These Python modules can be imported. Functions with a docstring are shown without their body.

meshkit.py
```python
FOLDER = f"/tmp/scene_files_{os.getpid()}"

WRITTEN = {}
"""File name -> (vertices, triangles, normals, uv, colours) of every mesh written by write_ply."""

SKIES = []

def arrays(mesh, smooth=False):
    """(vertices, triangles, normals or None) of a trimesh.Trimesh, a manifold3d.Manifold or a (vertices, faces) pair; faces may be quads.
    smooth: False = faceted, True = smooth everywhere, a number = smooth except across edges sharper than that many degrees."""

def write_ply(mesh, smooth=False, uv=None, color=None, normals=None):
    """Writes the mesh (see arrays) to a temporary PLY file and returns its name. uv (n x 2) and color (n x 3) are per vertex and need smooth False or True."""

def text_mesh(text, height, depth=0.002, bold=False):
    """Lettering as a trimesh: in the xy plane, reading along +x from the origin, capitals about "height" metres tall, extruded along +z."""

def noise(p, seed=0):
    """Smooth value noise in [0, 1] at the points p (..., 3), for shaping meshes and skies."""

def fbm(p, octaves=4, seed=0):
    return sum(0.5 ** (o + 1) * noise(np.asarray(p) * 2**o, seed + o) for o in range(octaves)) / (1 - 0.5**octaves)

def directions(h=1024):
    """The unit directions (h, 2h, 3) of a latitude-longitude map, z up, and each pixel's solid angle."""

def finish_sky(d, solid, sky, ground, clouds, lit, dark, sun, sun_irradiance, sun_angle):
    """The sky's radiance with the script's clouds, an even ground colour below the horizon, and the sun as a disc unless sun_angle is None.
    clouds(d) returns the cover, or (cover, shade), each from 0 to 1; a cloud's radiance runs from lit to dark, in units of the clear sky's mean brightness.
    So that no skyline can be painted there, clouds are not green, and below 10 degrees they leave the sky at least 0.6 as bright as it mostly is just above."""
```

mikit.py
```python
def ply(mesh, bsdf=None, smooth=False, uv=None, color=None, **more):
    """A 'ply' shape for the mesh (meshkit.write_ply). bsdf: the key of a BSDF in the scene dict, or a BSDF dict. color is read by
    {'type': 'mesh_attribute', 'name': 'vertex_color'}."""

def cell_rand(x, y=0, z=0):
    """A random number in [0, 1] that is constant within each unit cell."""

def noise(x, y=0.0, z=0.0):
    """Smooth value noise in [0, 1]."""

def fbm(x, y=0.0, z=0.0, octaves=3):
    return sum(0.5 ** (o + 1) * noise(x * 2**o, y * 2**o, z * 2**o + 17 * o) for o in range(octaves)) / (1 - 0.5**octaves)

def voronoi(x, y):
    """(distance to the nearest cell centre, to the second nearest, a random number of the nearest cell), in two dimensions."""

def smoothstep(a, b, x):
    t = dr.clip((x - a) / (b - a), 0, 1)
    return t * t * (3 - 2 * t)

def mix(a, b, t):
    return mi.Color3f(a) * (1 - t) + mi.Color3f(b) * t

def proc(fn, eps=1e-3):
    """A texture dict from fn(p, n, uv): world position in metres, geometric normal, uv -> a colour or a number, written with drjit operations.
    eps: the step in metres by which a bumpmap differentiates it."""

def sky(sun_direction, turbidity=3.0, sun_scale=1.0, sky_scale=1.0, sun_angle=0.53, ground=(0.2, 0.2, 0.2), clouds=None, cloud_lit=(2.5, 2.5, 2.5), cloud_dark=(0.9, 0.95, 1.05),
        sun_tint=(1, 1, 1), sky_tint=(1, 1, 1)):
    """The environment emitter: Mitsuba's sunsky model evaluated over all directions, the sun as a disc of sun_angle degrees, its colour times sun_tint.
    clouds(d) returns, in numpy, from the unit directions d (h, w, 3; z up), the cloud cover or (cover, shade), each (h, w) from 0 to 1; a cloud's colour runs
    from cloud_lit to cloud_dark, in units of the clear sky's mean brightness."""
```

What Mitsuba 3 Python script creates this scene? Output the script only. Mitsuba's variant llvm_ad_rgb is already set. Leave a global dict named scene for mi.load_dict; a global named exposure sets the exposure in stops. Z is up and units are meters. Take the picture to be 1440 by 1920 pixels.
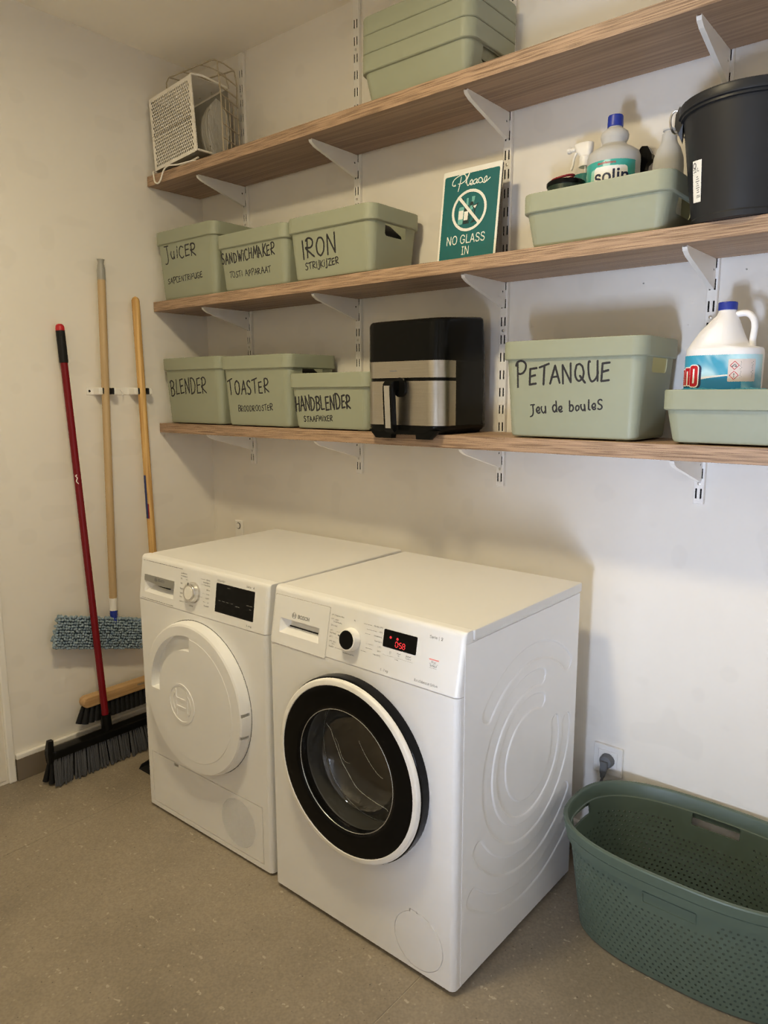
import math, random, numpy as np, trimesh, manifold3d as m3, mitsuba as mi, drjit as dr
import mikit, meshkit
from mikit import noise, fbm, voronoi, smoothstep, mix, cell_rand
from shapely.geometry import Polygon, LineString, Point, box as sbox
from shapely.ops import unary_union
from shapely import affinity

T = mi.ScalarTransform4f
scene, labels = {}, {}
exposure = -0.06
random.seed(7)
rng = np.random.default_rng(7)

# ------------------------------------------------------------------ camera
F_PX, YAW, PITCH, ROLL = 1363.4, 39.93, 9.209, -0.113
CAM = np.array([2.5196, -1.8849, 1.3392])
_y, _p, _r = np.radians([YAW, PITCH, ROLL])
FW = np.array([-np.sin(_y) * np.cos(_p), np.cos(_y) * np.cos(_p), -np.sin(_p)])
_R0 = np.array([np.cos(_y), np.sin(_y), 0.0]); _U0 = np.cross(_R0, FW)
UP = -np.sin(_r) * _R0 + np.cos(_r) * _U0
scene['camera'] = dict(type='perspective', fov_axis='x', fov=float(np.degrees(2 * np.arctan(720 / F_PX))), near_clip=0.05, far_clip=60.0,
                       to_world=T().look_at(origin=CAM.tolist(), target=(CAM + FW).tolist(), up=UP.tolist()))
# ------------------------------------------------------------------ light (the lamp's mesh is built further down)
LAMP_XY, LAMP_R, LAMP_RGB = (1.42, -1.30), 0.11, (204.0, 169.0, 103.0)
DAY_RGB = (90.0, 108.0, 146.0)                       # cool daylight colour of an added, unseen low emitter behind the camera
DAY_X, DAY_Z, DAY_Y = (2.04, 2.29), (0.10, 0.60), -2.90

# ------------------------------------------------------------------ materials
def rgb(*c): return {'type': 'rgb', 'value': list(map(float, c))}
def prin(key, col, rough=0.5, metal=0.0, two=True, **k):
    d = dict(type='principled', base_color=col if isinstance(col, dict) else rgb(*col), roughness=rough, metallic=metal, **k)
    scene[key] = {'type': 'twosided', 'bsdf': d} if two else d
def bumped(key, col, rough, fn, scale, eps=1e-3, **k):
    d = dict(type='principled', base_color=col if isinstance(col, dict) else rgb(*col), roughness=rough, **k)
    scene[key] = {'type': 'twosided', 'bsdf': {'type': 'bumpmap', 'arbitrary': mikit.proc(fn, eps), 'scale': scale, 'bsdf': d}}

def wall_col(p, n, uv):
    a = fbm(p.x * 2.2, p.y * 2.2, p.z * 2.2)
    b = smoothstep(0.72, 0.8, noise(p.x * 14 + 3, p.y * 14, p.z * 14))
    return mix((0.79, 0.765, 0.715), (0.74, 0.71, 0.66), a) * (1 - 0.03 * b)
prin('m_wall', mikit.proc(wall_col), 0.75, specular=0.25)
prin('m_ceiling', (0.82, 0.785, 0.71), 0.9, specular=0.1)
def tile_col(p, n, uv):
    big = fbm(p.x * 3.1, p.y * 3.1, 1.7, octaves=4)
    c = mix((0.205, 0.172, 0.128), (0.285, 0.240, 0.180), smoothstep(0.3, 0.7, big))
    c = c * (0.90 + 0.2 * noise(p.x * 240, p.y * 240, 3.0))
    d1, _, w1 = voronoi(p.x * 17 + 0.35 * noise(p.x * 120, p.y * 120, 5.0), p.y * 17)
    f1 = smoothstep(0.105, 0.055, d1 + 0.05 * noise(p.x * 190, p.y * 190, 9.0)) * smoothstep(0.42, 0.5, w1)
    c = mix(c, (0.50, 0.44, 0.35), f1 * 0.55)
    d2, _, w2 = voronoi(p.x * 38 + 9.3, p.y * 38 + 4.1)
    f2 = smoothstep(0.11, 0.05, d2 + 0.05 * noise(p.x * 300, p.y * 300, 1.0)) * smoothstep(0.86, 0.90, w2)
    c = mix(c, (0.085, 0.070, 0.053), f2 * 0.7)
    d3, _, w3 = voronoi(p.x * 60 + 2.3, p.y * 60 + 7.7)
    f3 = smoothstep(0.2, 0.1, d3) * smoothstep(0.84, 0.88, w3)
    return mix(c, (0.42, 0.36, 0.28), f3 * 0.4)
prin('m_tile', mikit.proc(tile_col), 0.48, specular=0.35)
prin('m_grout', (0.33, 0.285, 0.215), 0.9)
prin('m_skirt', (0.15, 0.12, 0.085), 0.55)
prin('m_white_paint', (0.78, 0.77, 0.745), 0.4)
prin('m_door_paint', (0.70, 0.665, 0.59), 0.45)
def wood_col(p, n, uv):
    w = 0.006 * noise(p.x * 5, p.y * 30, p.z * 30)
    edge = smoothstep(0.5, 0.8, dr.abs(n.y))
    u = p.z + 0.0035 * fbm(p.x * 5, p.z * 40, 3.0)
    v = p.y + 0.05 * fbm(p.x * 1.6, p.y * 6, 3.0)
    ge = 0.62 * fbm(p.x * 10, u * 760, 1.0, octaves=3) + 0.38 * noise(p.x * 24, u * 620, 6.0) + 0.06
    gf = 0.46 + 0.32 * (fbm(p.x * 2.2, v * 150, 2.0, octaves=4) - 0.5) + 0.20 * (fbm(p.x * 1.1, v * 16, 4.0) - 0.5)
    g = dr.lerp(gf, ge, edge)
    tone = fbm(p.x * 1.3, v * 9, u * 90)
    c = mix((0.185, 0.116, 0.073), (0.43, 0.292, 0.198), smoothstep(0.25, 0.78, g))
    return c * (0.86 + 0.28 * tone)
bumped('m_wood', mikit.proc(wood_col), 0.5, lambda p, n, uv: fbm(p.x * 13, p.y * 260, p.z * 620, octaves=2), 0.0004, 1e-3, specular=0.3)
bumped('m_green_box', (0.292, 0.315, 0.234), 0.46, lambda p, n, uv: noise(p.x * 900, p.y * 900, p.z * 900), 0.00006, 3e-4, specular=0.4)
prin('m_ink', (0.012, 0.012, 0.014), 0.5)
prin('m_appliance', (0.760, 0.765, 0.772), 0.28, specular=0.5)
prin('m_appliance_side', (0.79, 0.795, 0.80), 0.36, specular=0.5)
prin('m_appliance_plastic', (0.750, 0.755, 0.760), 0.34)
prin('m_appliance_lid', (0.685, 0.685, 0.680), 0.36)
prin('m_gap', (0.02, 0.02, 0.02), 0.9)
prin('m_print', (0.16, 0.16, 0.165), 0.7)
prin('m_print_light', (0.45, 0.44, 0.42), 0.7)
prin('m_black_gloss', (0.003, 0.003, 0.003), 0.05, specular=0.14)
prin('m_black_satin', (0.005, 0.005, 0.0045), 0.11, specular=0.10)
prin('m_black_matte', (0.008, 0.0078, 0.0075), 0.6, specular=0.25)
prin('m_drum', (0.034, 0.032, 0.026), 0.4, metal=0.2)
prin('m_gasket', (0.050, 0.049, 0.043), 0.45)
scene['m_glass_bowl'] = {'type': 'thindielectric'}
prin('m_streak', (0.55, 0.54, 0.5), 0.3)
prin('m_chrome', (0.75, 0.74, 0.72), 0.22, metal=1.0)
prin('m_silver', (0.55, 0.54, 0.52), 0.30, metal=0.8)
prin('m_grip', (0.40, 0.40, 0.375), 0.28, metal=0.9)
prin('m_grey_plastic', (0.30, 0.295, 0.27), 0.42)
prin('m_steel', mikit.proc(lambda p, n, uv: mix((0.42, 0.39, 0.345), (0.50, 0.47, 0.42), noise(p.x * 20, p.y * 20, p.z * 1500))), 0.27, metal=1.0)
prin('m_teal', (0.010, 0.122, 0.130), 0.38)
prin('m_teal_light', (0.16, 0.44, 0.41), 0.5)
prin('m_teal_dark', (0.006, 0.028, 0.030), 0.5)
prin('m_white_print', (0.80, 0.81, 0.78), 0.5)
prin('m_blue_cap', (0.012, 0.03, 0.27), 0.4)
scene['m_milky'] = {'type': 'principledthin', 'base_color': rgb(0.72, 0.72, 0.71), 'roughness': 0.35, 'diff_trans': 0.75, 'spec_trans': 0.0}
prin('m_hdpe', (0.80, 0.80, 0.82), 0.38)
prin('m_label_cyan', mikit.proc(lambda p, n, uv: mix((0.05, 0.34, 0.52), (0.48, 0.72, 0.80), smoothstep(0.3, 0.7, fbm(p.x * 30 + p.z * 22, p.z * 14 - p.x * 9, 2.0)))), 0.35)
prin('m_label_blue', (0.012, 0.21, 0.42), 0.35)
prin('m_label_green', mikit.proc(lambda p, n, uv: mix((0.05, 0.36, 0.31), (0.36, 0.66, 0.60), smoothstep(0.45, 0.6, noise(p.x * 60, p.z * 60, 4.0)))), 0.35)
prin('m_navy', (0.012, 0.020, 0.06), 0.4)
prin('m_red_print', (0.48, 0.010, 0.02), 0.4)
prin('m_label_cream', (0.66, 0.58, 0.54), 0.5)
scene['m_clear_plastic'] = {'type': 'thindielectric'}
scene['m_bag'] = {'type': 'blendbsdf', 'weight': 0.22, 'a': {'type': 'thindielectric'}, 'b': {'type': 'principledthin', 'base_color': rgb(0.8, 0.8, 0.78), 'roughness': 0.25, 'diff_trans': 0.9, 'spec_trans': 0.0}}
prin('m_liquid_teal', (0.0, 0.16, 0.155), 0.15)
prin('m_red_strap', (0.20, 0.004, 0.012), 0.5)
prin('m_tin_green', (0.012, 0.028, 0.018), 0.35)
prin('m_red_tube', (0.150, 0.001, 0.005), 0.38, specular=0.3)
prin('m_red_cap', (0.42, 0.010, 0.018), 0.4)
def wood_pole(p, n, uv):
    return mix((0.40, 0.275, 0.14), (0.51, 0.37, 0.205), fbm(p.x * 90, p.y * 90, p.z * 5))
prin('m_pole_brown', mikit.proc(wood_pole), 0.55)
def pine(p, n, uv):
    return mix((0.46, 0.25, 0.075), (0.66, 0.42, 0.155), smoothstep(0.3, 0.7, fbm(p.x * 160, p.y * 160, p.z * 4)))
prin('m_pole_pine', mikit.proc(pine), 0.45)
prin('m_pine_head', mikit.proc(lambda p, n, uv: mix((0.40, 0.235, 0.10), (0.50, 0.315, 0.15), smoothstep(0.3, 0.7, fbm(p.x * 160, p.y * 5, p.z * 160)))), 0.45)
prin('m_mop_blue', mikit.proc(lambda p, n, uv: mix((0.10, 0.155, 0.21), (0.35, 0.44, 0.51), noise(p.x * 160, p.y * 160, p.z * 160))), 0.9)
prin('m_mop_band', (0.035, 0.062, 0.08), 0.8)
prin('m_bristle_grey', (0.066, 0.068, 0.074), 0.65)
prin('m_bucket', (0.014, 0.0148, 0.017), 0.42, specular=0.35)
prin('m_basket', (0.078, 0.108, 0.080), 0.42, specular=0.45)
prin('m_wire', (0.36, 0.31, 0.22), 0.45)
prin('m_perf', (0.82, 0.80, 0.75), 0.4)
prin('m_perf_inner_shaded', (0.26, 0.245, 0.20), 0.5)  # grey inner panels, darkened so the holes in front look shaded
prin('m_cable', (0.27, 0.255, 0.215), 0.5)
prin('m_cord', (0.11, 0.115, 0.12), 0.5)
prin('m_blue_cloth', mikit.proc(lambda p, n, uv: mix((0.02, 0.16, 0.25), (0.09, 0.36, 0.48), noise(p.x * 300, p.y * 300, p.z * 300))), 0.95)
prin('m_pink', (0.75, 0.25, 0.24), 0.5)
prin('m_sticker_blue', (0.02, 0.03, 0.12), 0.5)

# ------------------------------------------------------------------ geometry helpers
def tm(v, f): return trimesh.Trimesh(np.asarray(v, float), np.asarray(f, int), process=False)
def cat(*ms): return trimesh.util.concatenate([m for m in ms if m is not None])
def moved(m, x=0, y=0, z=0, rz=0, rx=0, ry=0, s=None):
    m = m.copy()
    M = np.eye(4)
    if s is not None: M[:3, :3] = np.diag(s)
    for a, ax in ((rx, [1, 0, 0]), (ry, [0, 1, 0]), (rz, [0, 0, 1])):
        if a: M = trimesh.transformations.rotation_matrix(a, ax) @ M
    M[:3, 3] += (x, y, z)
    m.apply_transform(M)
    return m
def framed(m, o, xd, yd):
    """x of the mesh along xd, y along yd, z along xd x yd, origin at o."""
    xd, yd = np.asarray(xd, float), np.asarray(yd, float)
    xd = xd / np.linalg.norm(xd); yd = yd / np.linalg.norm(yd)
    M = np.eye(4); M[:3, 0] = xd; M[:3, 1] = yd; M[:3, 2] = np.cross(xd, yd); M[:3, 3] = o
    m = m.copy(); m.apply_transform(M)
    return m
def man(m):
    m = m.copy(); m.merge_vertices()
    return m3.Manifold(m3.Mesh(vert_properties=np.asarray(m.vertices, np.float32), tri_verts=np.asarray(m.faces, np.uint32)))
def unman(M):
    k = M.to_mesh()
    return tm(k.vert_properties[:, :3], k.tri_verts)
def cut(m, *cutters):
    a = man(m) if isinstance(m, trimesh.Trimesh) else m
    return unman(a - m3.Manifold.batch_boolean([c if isinstance(c, m3.Manifold) else man(c) for c in cutters], m3.OpType.Add))
def hull(pts): return unman(m3.Manifold.hull_points(np.asarray(pts, float).tolist()))
def cube(x0, x1, y0, y1, z0, z1):
    return moved(trimesh.creation.box((x1 - x0, y1 - y0, z1 - z0)), (x0 + x1) / 2, (y0 + y1) / 2, (z0 + z1) / 2)
def rrect(w, d, r, n=5):
    r = min(r, w / 2 - 1e-5, d / 2 - 1e-5); p = []
    for cx, cy, a in ((w / 2 - r, d / 2 - r, 0), (-w / 2 + r, d / 2 - r, 90), (-w / 2 + r, -d / 2 + r, 180), (w / 2 - r, -d / 2 + r, 270)):
        for t in np.radians(np.linspace(a, a + 90, n)): p.append((cx + r * math.cos(t), cy + r * math.sin(t)))
    return np.array(p)
def ell(a, b, n=48, p=2.0):
    t = np.arange(n) * 2 * np.pi / n
    c, s = np.cos(t), np.sin(t)
    return np.c_[a * np.sign(c) * np.abs(c) ** (2 / p), b * np.sign(s) * np.abs(s) ** (2 / p)]
def at(xy, z, cx=0, cy=0): return np.c_[xy[:, 0] + cx, xy[:, 1] + cy, np.full(len(xy), z)]
def loft(secs, cap0=True, cap1=True):
    secs = [np.asarray(s, float) for s in secs]; n = len(secs[0]); v = list(np.vstack(secs)); f = []
    j = np.arange(n); k = (j + 1) % n
    for i in range(len(secs) - 1):
        a, b = i * n, (i + 1) * n
        f += np.c_[a + j, a + k, b + k].tolist() + np.c_[a + j, b + k, b + j].tolist()
    if cap0:
        v.append(secs[0].mean(0)); c = len(v) - 1; f += np.c_[np.full(n, c), k, j].tolist()
    if cap1:
        v.append(secs[-1].mean(0)); c = len(v) - 1; b = (len(secs) - 1) * n; f += np.c_[np.full(n, c), b + j, b + k].tolist()
    return tm(v, f)
def bevel_box(x0, x1, y0, y1, z0, z1, b=0.003, r=None, n=3):
    """Box with rounded upright edges (r) and bevelled top and bottom edges (b)."""
    w, d = x1 - x0, y1 - y0; r = b if r is None else r; cx, cy = (x0 + x1) / 2, (y0 + y1) / 2
    S = lambda i, z: at(rrect(w - 2 * i, d - 2 * i, max(r - i, 1e-4), n), z, cx, cy)
    return loft([S(b, z0), S(b * 0.3, z0 + b * 0.3), S(0, z0 + b), S(0, z1 - b), S(b * 0.3, z1 - b * 0.3), S(b, z1)])
def lathe(prof, n=48, cap0=True, cap1=True):
    """prof: (r, z) going up the outside; closed by fans where r > 0 at its ends."""
    t = np.arange(n) * 2 * np.pi / n
    return loft([np.c_[r * np.cos(t), r * np.sin(t), np.full(n, z)] for r, z in prof], cap0, cap1)
def tube(pts, r, n=8, closed=False, caps=True):
    p = np.asarray(pts, float); m = len(p)
    r = np.broadcast_to(r, m)
    d = (np.roll(p, -1, 0) - np.roll(p, 1, 0)) if closed else np.gradient(p, axis=0)
    d /= np.linalg.norm(d, axis=1, keepdims=True) + 1e-12
    u = np.cross(d[0], [0, 0, 1.0] if abs(d[0][2]) < 0.9 else [1.0, 0, 0]); u /= np.linalg.norm(u)
    secs = []; t = np.arange(n) * 2 * np.pi / n
    for i in range(m):
        u = u - d[i] * (u @ d[i]); u /= np.linalg.norm(u); w = np.cross(d[i], u)
        secs.append(p[i] + r[i] * (np.cos(t)[:, None] * u + np.sin(t)[:, None] * w))
    if closed: secs.append(secs[0]); caps = False
    return loft(secs, caps, caps)
def smooth_path(pts, n=40):
    from scipy.interpolate import CubicSpline
    p = np.asarray(pts, float); s = np.r_[0, np.cumsum(np.linalg.norm(np.diff(p, axis=0), axis=1))]
    return CubicSpline(s, p)(np.linspace(0, s[-1], n))
def extr(poly, h):
    gs = [g for g in getattr(poly, 'geoms', [poly]) if g.area > 1e-10]
    return cat(*[trimesh.creation.extrude_polygon(g, h, engine='earcut') for g in gs])
def text(s, h, bold=False, d=0.0004, anchor='l'):
    m = meshkit.text_mesh(s, h, d, bold)
    b = m.bounds
    m.apply_translation([{'l': 0, 'c': -(b[0][0] + b[1][0]) / 2, 'r': -b[1][0]}[anchor], 0, 0])
    return m
def rot_about(a, x, y):
    return T().translate([x, y, 0]).rotate([0, 0, 1], math.degrees(a)).translate([-x, -y, 0])

# ------------------------------------------------------------------ scene entries
count = {}
def numbered(name):
    count[name] = count.get(name, 0) + 1
    return name if count[name] == 1 else f'{name}_{count[name] - 1:03d}'
def put(key, mesh, mat, smooth=False, tw=None, **more):
    d = mikit.ply(mesh, mat, smooth, **more)
    if tw is not None: d['to_world'] = tw
    scene[key] = d
    return key
def thing(name, label, cat_, group=None):
    k = numbered(name); labels[k] = {'label': label, 'category': cat_}
    if group: labels[k]['group'] = group
    return k
def part(parent, name, mesh, mat, smooth=False, tw=None, label=None, kind=None, **more):
    k = numbered(f'{parent}__{name}')
    put(k, mesh, mat, smooth, tw, **more)
    if label or kind: labels[k] = {**({'label': label} if label else {}), **({'kind': kind} if kind else {})}
    return k
def struct(name, mesh, mat, smooth=False, label=None):
    put(name, mesh, mat, smooth); labels[name] = {'kind': 'structure', **({'label': label} if label else {})}
    return name

# ================================================================== the room
RX, RY, H = 3.3, -2.12, 2.572
struct('wall_back', cube(-0.1, RX + .1, 0, 0.1, -0.02, H), 'm_wall', label='white plastered wall behind the shelves and machines')
struct('wall_left', cube(-0.1, 0, RY - .1, 0, -0.02, H), 'm_wall', label='white plastered wall with the tool holder rail')
struct('wall_right', cube(RX, RX + .1, RY - .1, 0, -0.02, H), 'm_wall')
fw = cut(cube(-0.1, RX + .1, RY - .08, RY, -0.02, H), cube(1.985, 2.95, RY - 1, RY + 1, 0.31, 2.1))  # opening edge and sill are shaped to limit the added daylight
struct('wall_front', fw, 'm_wall')
struct('ceiling', cube(-0.1, RX + .1, DAY_Y - .1, 0.1, H, H + 0.1), 'm_ceiling', label='plain ceiling')
struct('floor', cube(-0.1, RX + .1, DAY_Y - .1, 0.1, -0.05, -0.0016), 'm_grout', label='large format beige stone tiles with thin light joints')
xs, ys = [-0.1, 0.4095, 1.6215, 2.83, RX + .1], [0.1, -0.2255, -1.425, DAY_Y - .1]
g = 0.0016
for i in range(4):
    for j in range(3):
        part('floor', 'tile', bevel_box(xs[i] + g, xs[i + 1] - g, ys[j + 1] + g, ys[j] - g, -0.012, 0.0, 0.0008), 'm_tile')
# tile skirting with a white sealed top
def skirting(name, x0, x1, y0, y1, n, vert):
    struct(name, bevel_box(x0, x1, y0, y1, 0.0005, 0.079, 0.0015), 'm_skirt', label='tile skirting with a white top')
    part(name, 'top_seal', bevel_box(x0, x1, y0, y1, 0.079, 0.097, 0.003), 'm_white_paint')
skirting('baseboard_left', 0.0, 0.016, -0.893, -0.018, 3, True)
skirting('baseboard_back', 0.0, RX, -0.016, 0.0, 3, False)
# left door in its frame
struct('door_1', bevel_box(-0.02, 0.004, -1.82, -0.925, 0.014, 2.05, 0.002), 'm_door_paint', label='cream door leaf at the left border')
part('door_1', 'frame', cat(bevel_box(-0.02, 0.013, -0.922, -0.896, 0.0, 2.08, 0.004), bevel_box(-0.02, 0.013, -1.85, -1.823, 0.0, 2.08, 0.004),
     bevel_box(-0.02, 0.013, -1.822, -0.9225, 2.053, 2.08, 0.003)), 'm_white_paint')
part('door_1', 'handle', cat(moved(lathe([(0.008, 0), (0.008, 0.05)], 12), 0.004, -1.75, 1.05, ry=math.pi / 2), tube([(0.05, -1.755, 1.05), (0.05, -1.63, 1.05)], 0.008, 10)), 'm_chrome', 40)
# added, unseen: low emitter in a surround, stands in for daylight off the ground
struct('door_2', cut(cube(1.90, 2.95, DAY_Y - .05, DAY_Y - .005, 0.0, 2.1), cube(DAY_X[0], DAY_X[1], -9, 0, DAY_Z[0], DAY_Z[1])), 'm_white_paint')
added_emitter = tm([[DAY_X[0], DAY_Y - .02, DAY_Z[0]], [DAY_X[1], DAY_Y - .02, DAY_Z[0]], [DAY_X[1], DAY_Y - .02, DAY_Z[1]], [DAY_X[0], DAY_Y - .02, DAY_Z[1]]], [[0, 2, 1], [0, 3, 2]])
scene['door_2__added_emitter'] = {**mikit.ply(added_emitter, 'm_white_paint'), 'emitter': {'type': 'area', 'radiance': rgb(*DAY_RGB)}}
struct('added_light_lining_1', cat(cube(1.86, 1.90, DAY_Y - .05, RY - .08, 0, 2.14), cube(2.95, 2.99, DAY_Y - .05, RY - .08, 0, 2.14), cube(1.9, 2.95, DAY_Y - .05, RY - .08, 2.1, 2.14)), 'm_white_paint')  # added unseen passage lining that shuts in the emitter light
# ceiling lamps (out of the picture)
def ceiling_lamp(xy, radiance, label):
    k = thing('ceiling_lamp', label, 'lamp')
    x, y = xy
    part(k, 'housing', moved(lathe([(LAMP_R, H - .045), (LAMP_R + .012, H - .045), (LAMP_R + .012, H - .002)], 48, False, True), x, y, 0), 'm_white_paint', 40)
    t = np.arange(40) * 2 * np.pi / 40
    v = np.vstack([np.c_[x + LAMP_R * np.cos(t), y + LAMP_R * np.sin(t), np.full(40, H - .044)], [[x, y, H - .044]]])
    f = [[40, (i + 1) % 40, i] for i in range(40)]
    scene[k + '__diffuser'] = {**mikit.ply(tm(v, f), 'm_white_paint'), 'emitter': {'type': 'area', 'radiance': rgb(*radiance)}}
ceiling_lamp(LAMP_XY, LAMP_RGB, 'round white ceiling lamp above the middle of the room')

# ================================================================== shelving
SF, SB, ST = -0.2485, -0.0145, 0.0355
Z1, Z2, Z3 = 1.2287, 1.6877, 2.1388
X_SH = 3.05
for z, w in ((Z3, 'topmost'), (Z2, 'middle'), (Z1, 'lowest')):
    k = thing('shelf_board', {'topmost': 'wood grain shelf board under the ceiling, topmost of the three', 'middle': 'wood grain shelf board carrying the teal sign, middle of the three',
                              'lowest': 'wood grain shelf board carrying the air fryer, lowest of the three'}[w], 'shelf', 'wood grain shelf boards')
    put(k, bevel_box(0.003, X_SH, SF, SB, z - ST, z, 0.0012), 'm_wood')
UX = [0.2745, 0.8395, 1.4015, 1.970, 2.535]
RZ0, RZ1 = 1.067, 2.566
rail = man(bevel_box(-0.0125, 0.0125, -0.0132, -0.0008, 0, RZ1 - RZ0, 0.002, 0.002)) - man(cube(-0.0108, 0.0108, -0.0117, 0.0, 0.003, RZ1 - RZ0 - 0.003))
slots, n_sl = [], int((RZ1 - RZ0 - 0.03) / 0.05)
for i in range(n_sl):
    zc = 0.027 + 0.05 * i
    for s in (-1, 1): slots.append(man(cube(s * 0.0057 - 0.0021, s * 0.0057 + 0.0021, -0.02, -0.005, zc - 0.0125, zc + 0.0125)))
rail_m = unman(rail - m3.Manifold.batch_boolean(slots, m3.OpType.Add))
rail_d = mikit.ply(rail_m, 'm_white_paint')
inner_d = mikit.ply(cube(-0.0106, 0.0106, -0.0098, -0.0086, 0.004, RZ1 - RZ0 - 0.004), 'm_black_matte')  # dark sheet added inside the channel, paints the slots in shade
screw_d = mikit.ply(cut(moved(lathe([(0.0045, 0), (0.004, 0.0012), (0.0015, 0.0018)], 16), 0, -0.0131, 0, rx=math.pi / 2), cube(-0.0026, 0.0026, -0.02, -0.0142, -0.0006, 0.0006), cube(-0.0006, 0.0006, -0.02, -0.0142, -0.0026, 0.0026)), 'm_silver')
names = ['white twin slot wall upright nearest the left wall', 'white twin slot wall upright left of the air fryer', 'white twin slot wall upright between air fryer and petanque box', 'white twin slot wall upright behind the bleach jug', 'white twin slot wall upright beyond the right border']
for x, nm in zip(UX, names):
    k = thing('wall_upright', nm, 'shelf rail', 'twin slot wall uprights')
    scene[k] = {**rail_d, 'to_world': T().translate([x, 0, RZ0])}
    scene[k + '__painted_slot_shade'] = {**inner_d, 'to_world': T().translate([x, 0, RZ0])}
    for i, zs in enumerate((0.052, 0.452, 0.902, 1.352)):
        scene[k + '__screw' + ('' if i == 0 else f'_{i:03d}')] = {**screw_d, 'to_world': T().translate([x, 0, RZ0 + zs])}
# brackets
prof = Polygon([(0.0, 0.0), (0.0, -0.066), (0.006, -0.069), (0.190, -0.019), (0.207, -0.010), (0.211, -0.003), (0.209, 0.0)])
plate = extr(prof.difference(Point(0.014, -0.026).buffer(0.0032, 8)), 0.0016)
flange = extr(Polygon([(0.006, -0.069), (0.190, -0.019), (0.207, -0.010), (0.211, -0.003), (0.2095, -0.003), (0.2055, -0.0088), (0.189, -0.0172), (0.006, -0.0672)]), 0.011)
topfl = extr(sbox(0.0, -0.0014, 0.205, 0.0), 0.011)
def bracket_mesh():
    m = cat(moved(plate, 0, 0, 0), moved(plate, 0, 0, 0.0094), flange, topfl)
    return framed(moved(m, 0, 0, -0.0055), (0, -0.0135, 0), (0, -1, 0), (0, 0, 1))
br_d = mikit.ply(bracket_mesh(), 'm_white_paint')
pin_d = mikit.ply(cube(-0.0045, 0.0045, -0.034, -0.022, -0.030, -0.020), 'm_black_matte')  # black block added behind the bracket hole to paint it shaded
rows = ((Z3, 'top shelf'), (Z2, 'middle shelf'), (Z1, 'lowest shelf'))
cols = ['nearest the left wall', 'second from the left wall', 'third from the left wall', 'fourth from the left wall', 'beyond the right border']
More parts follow.
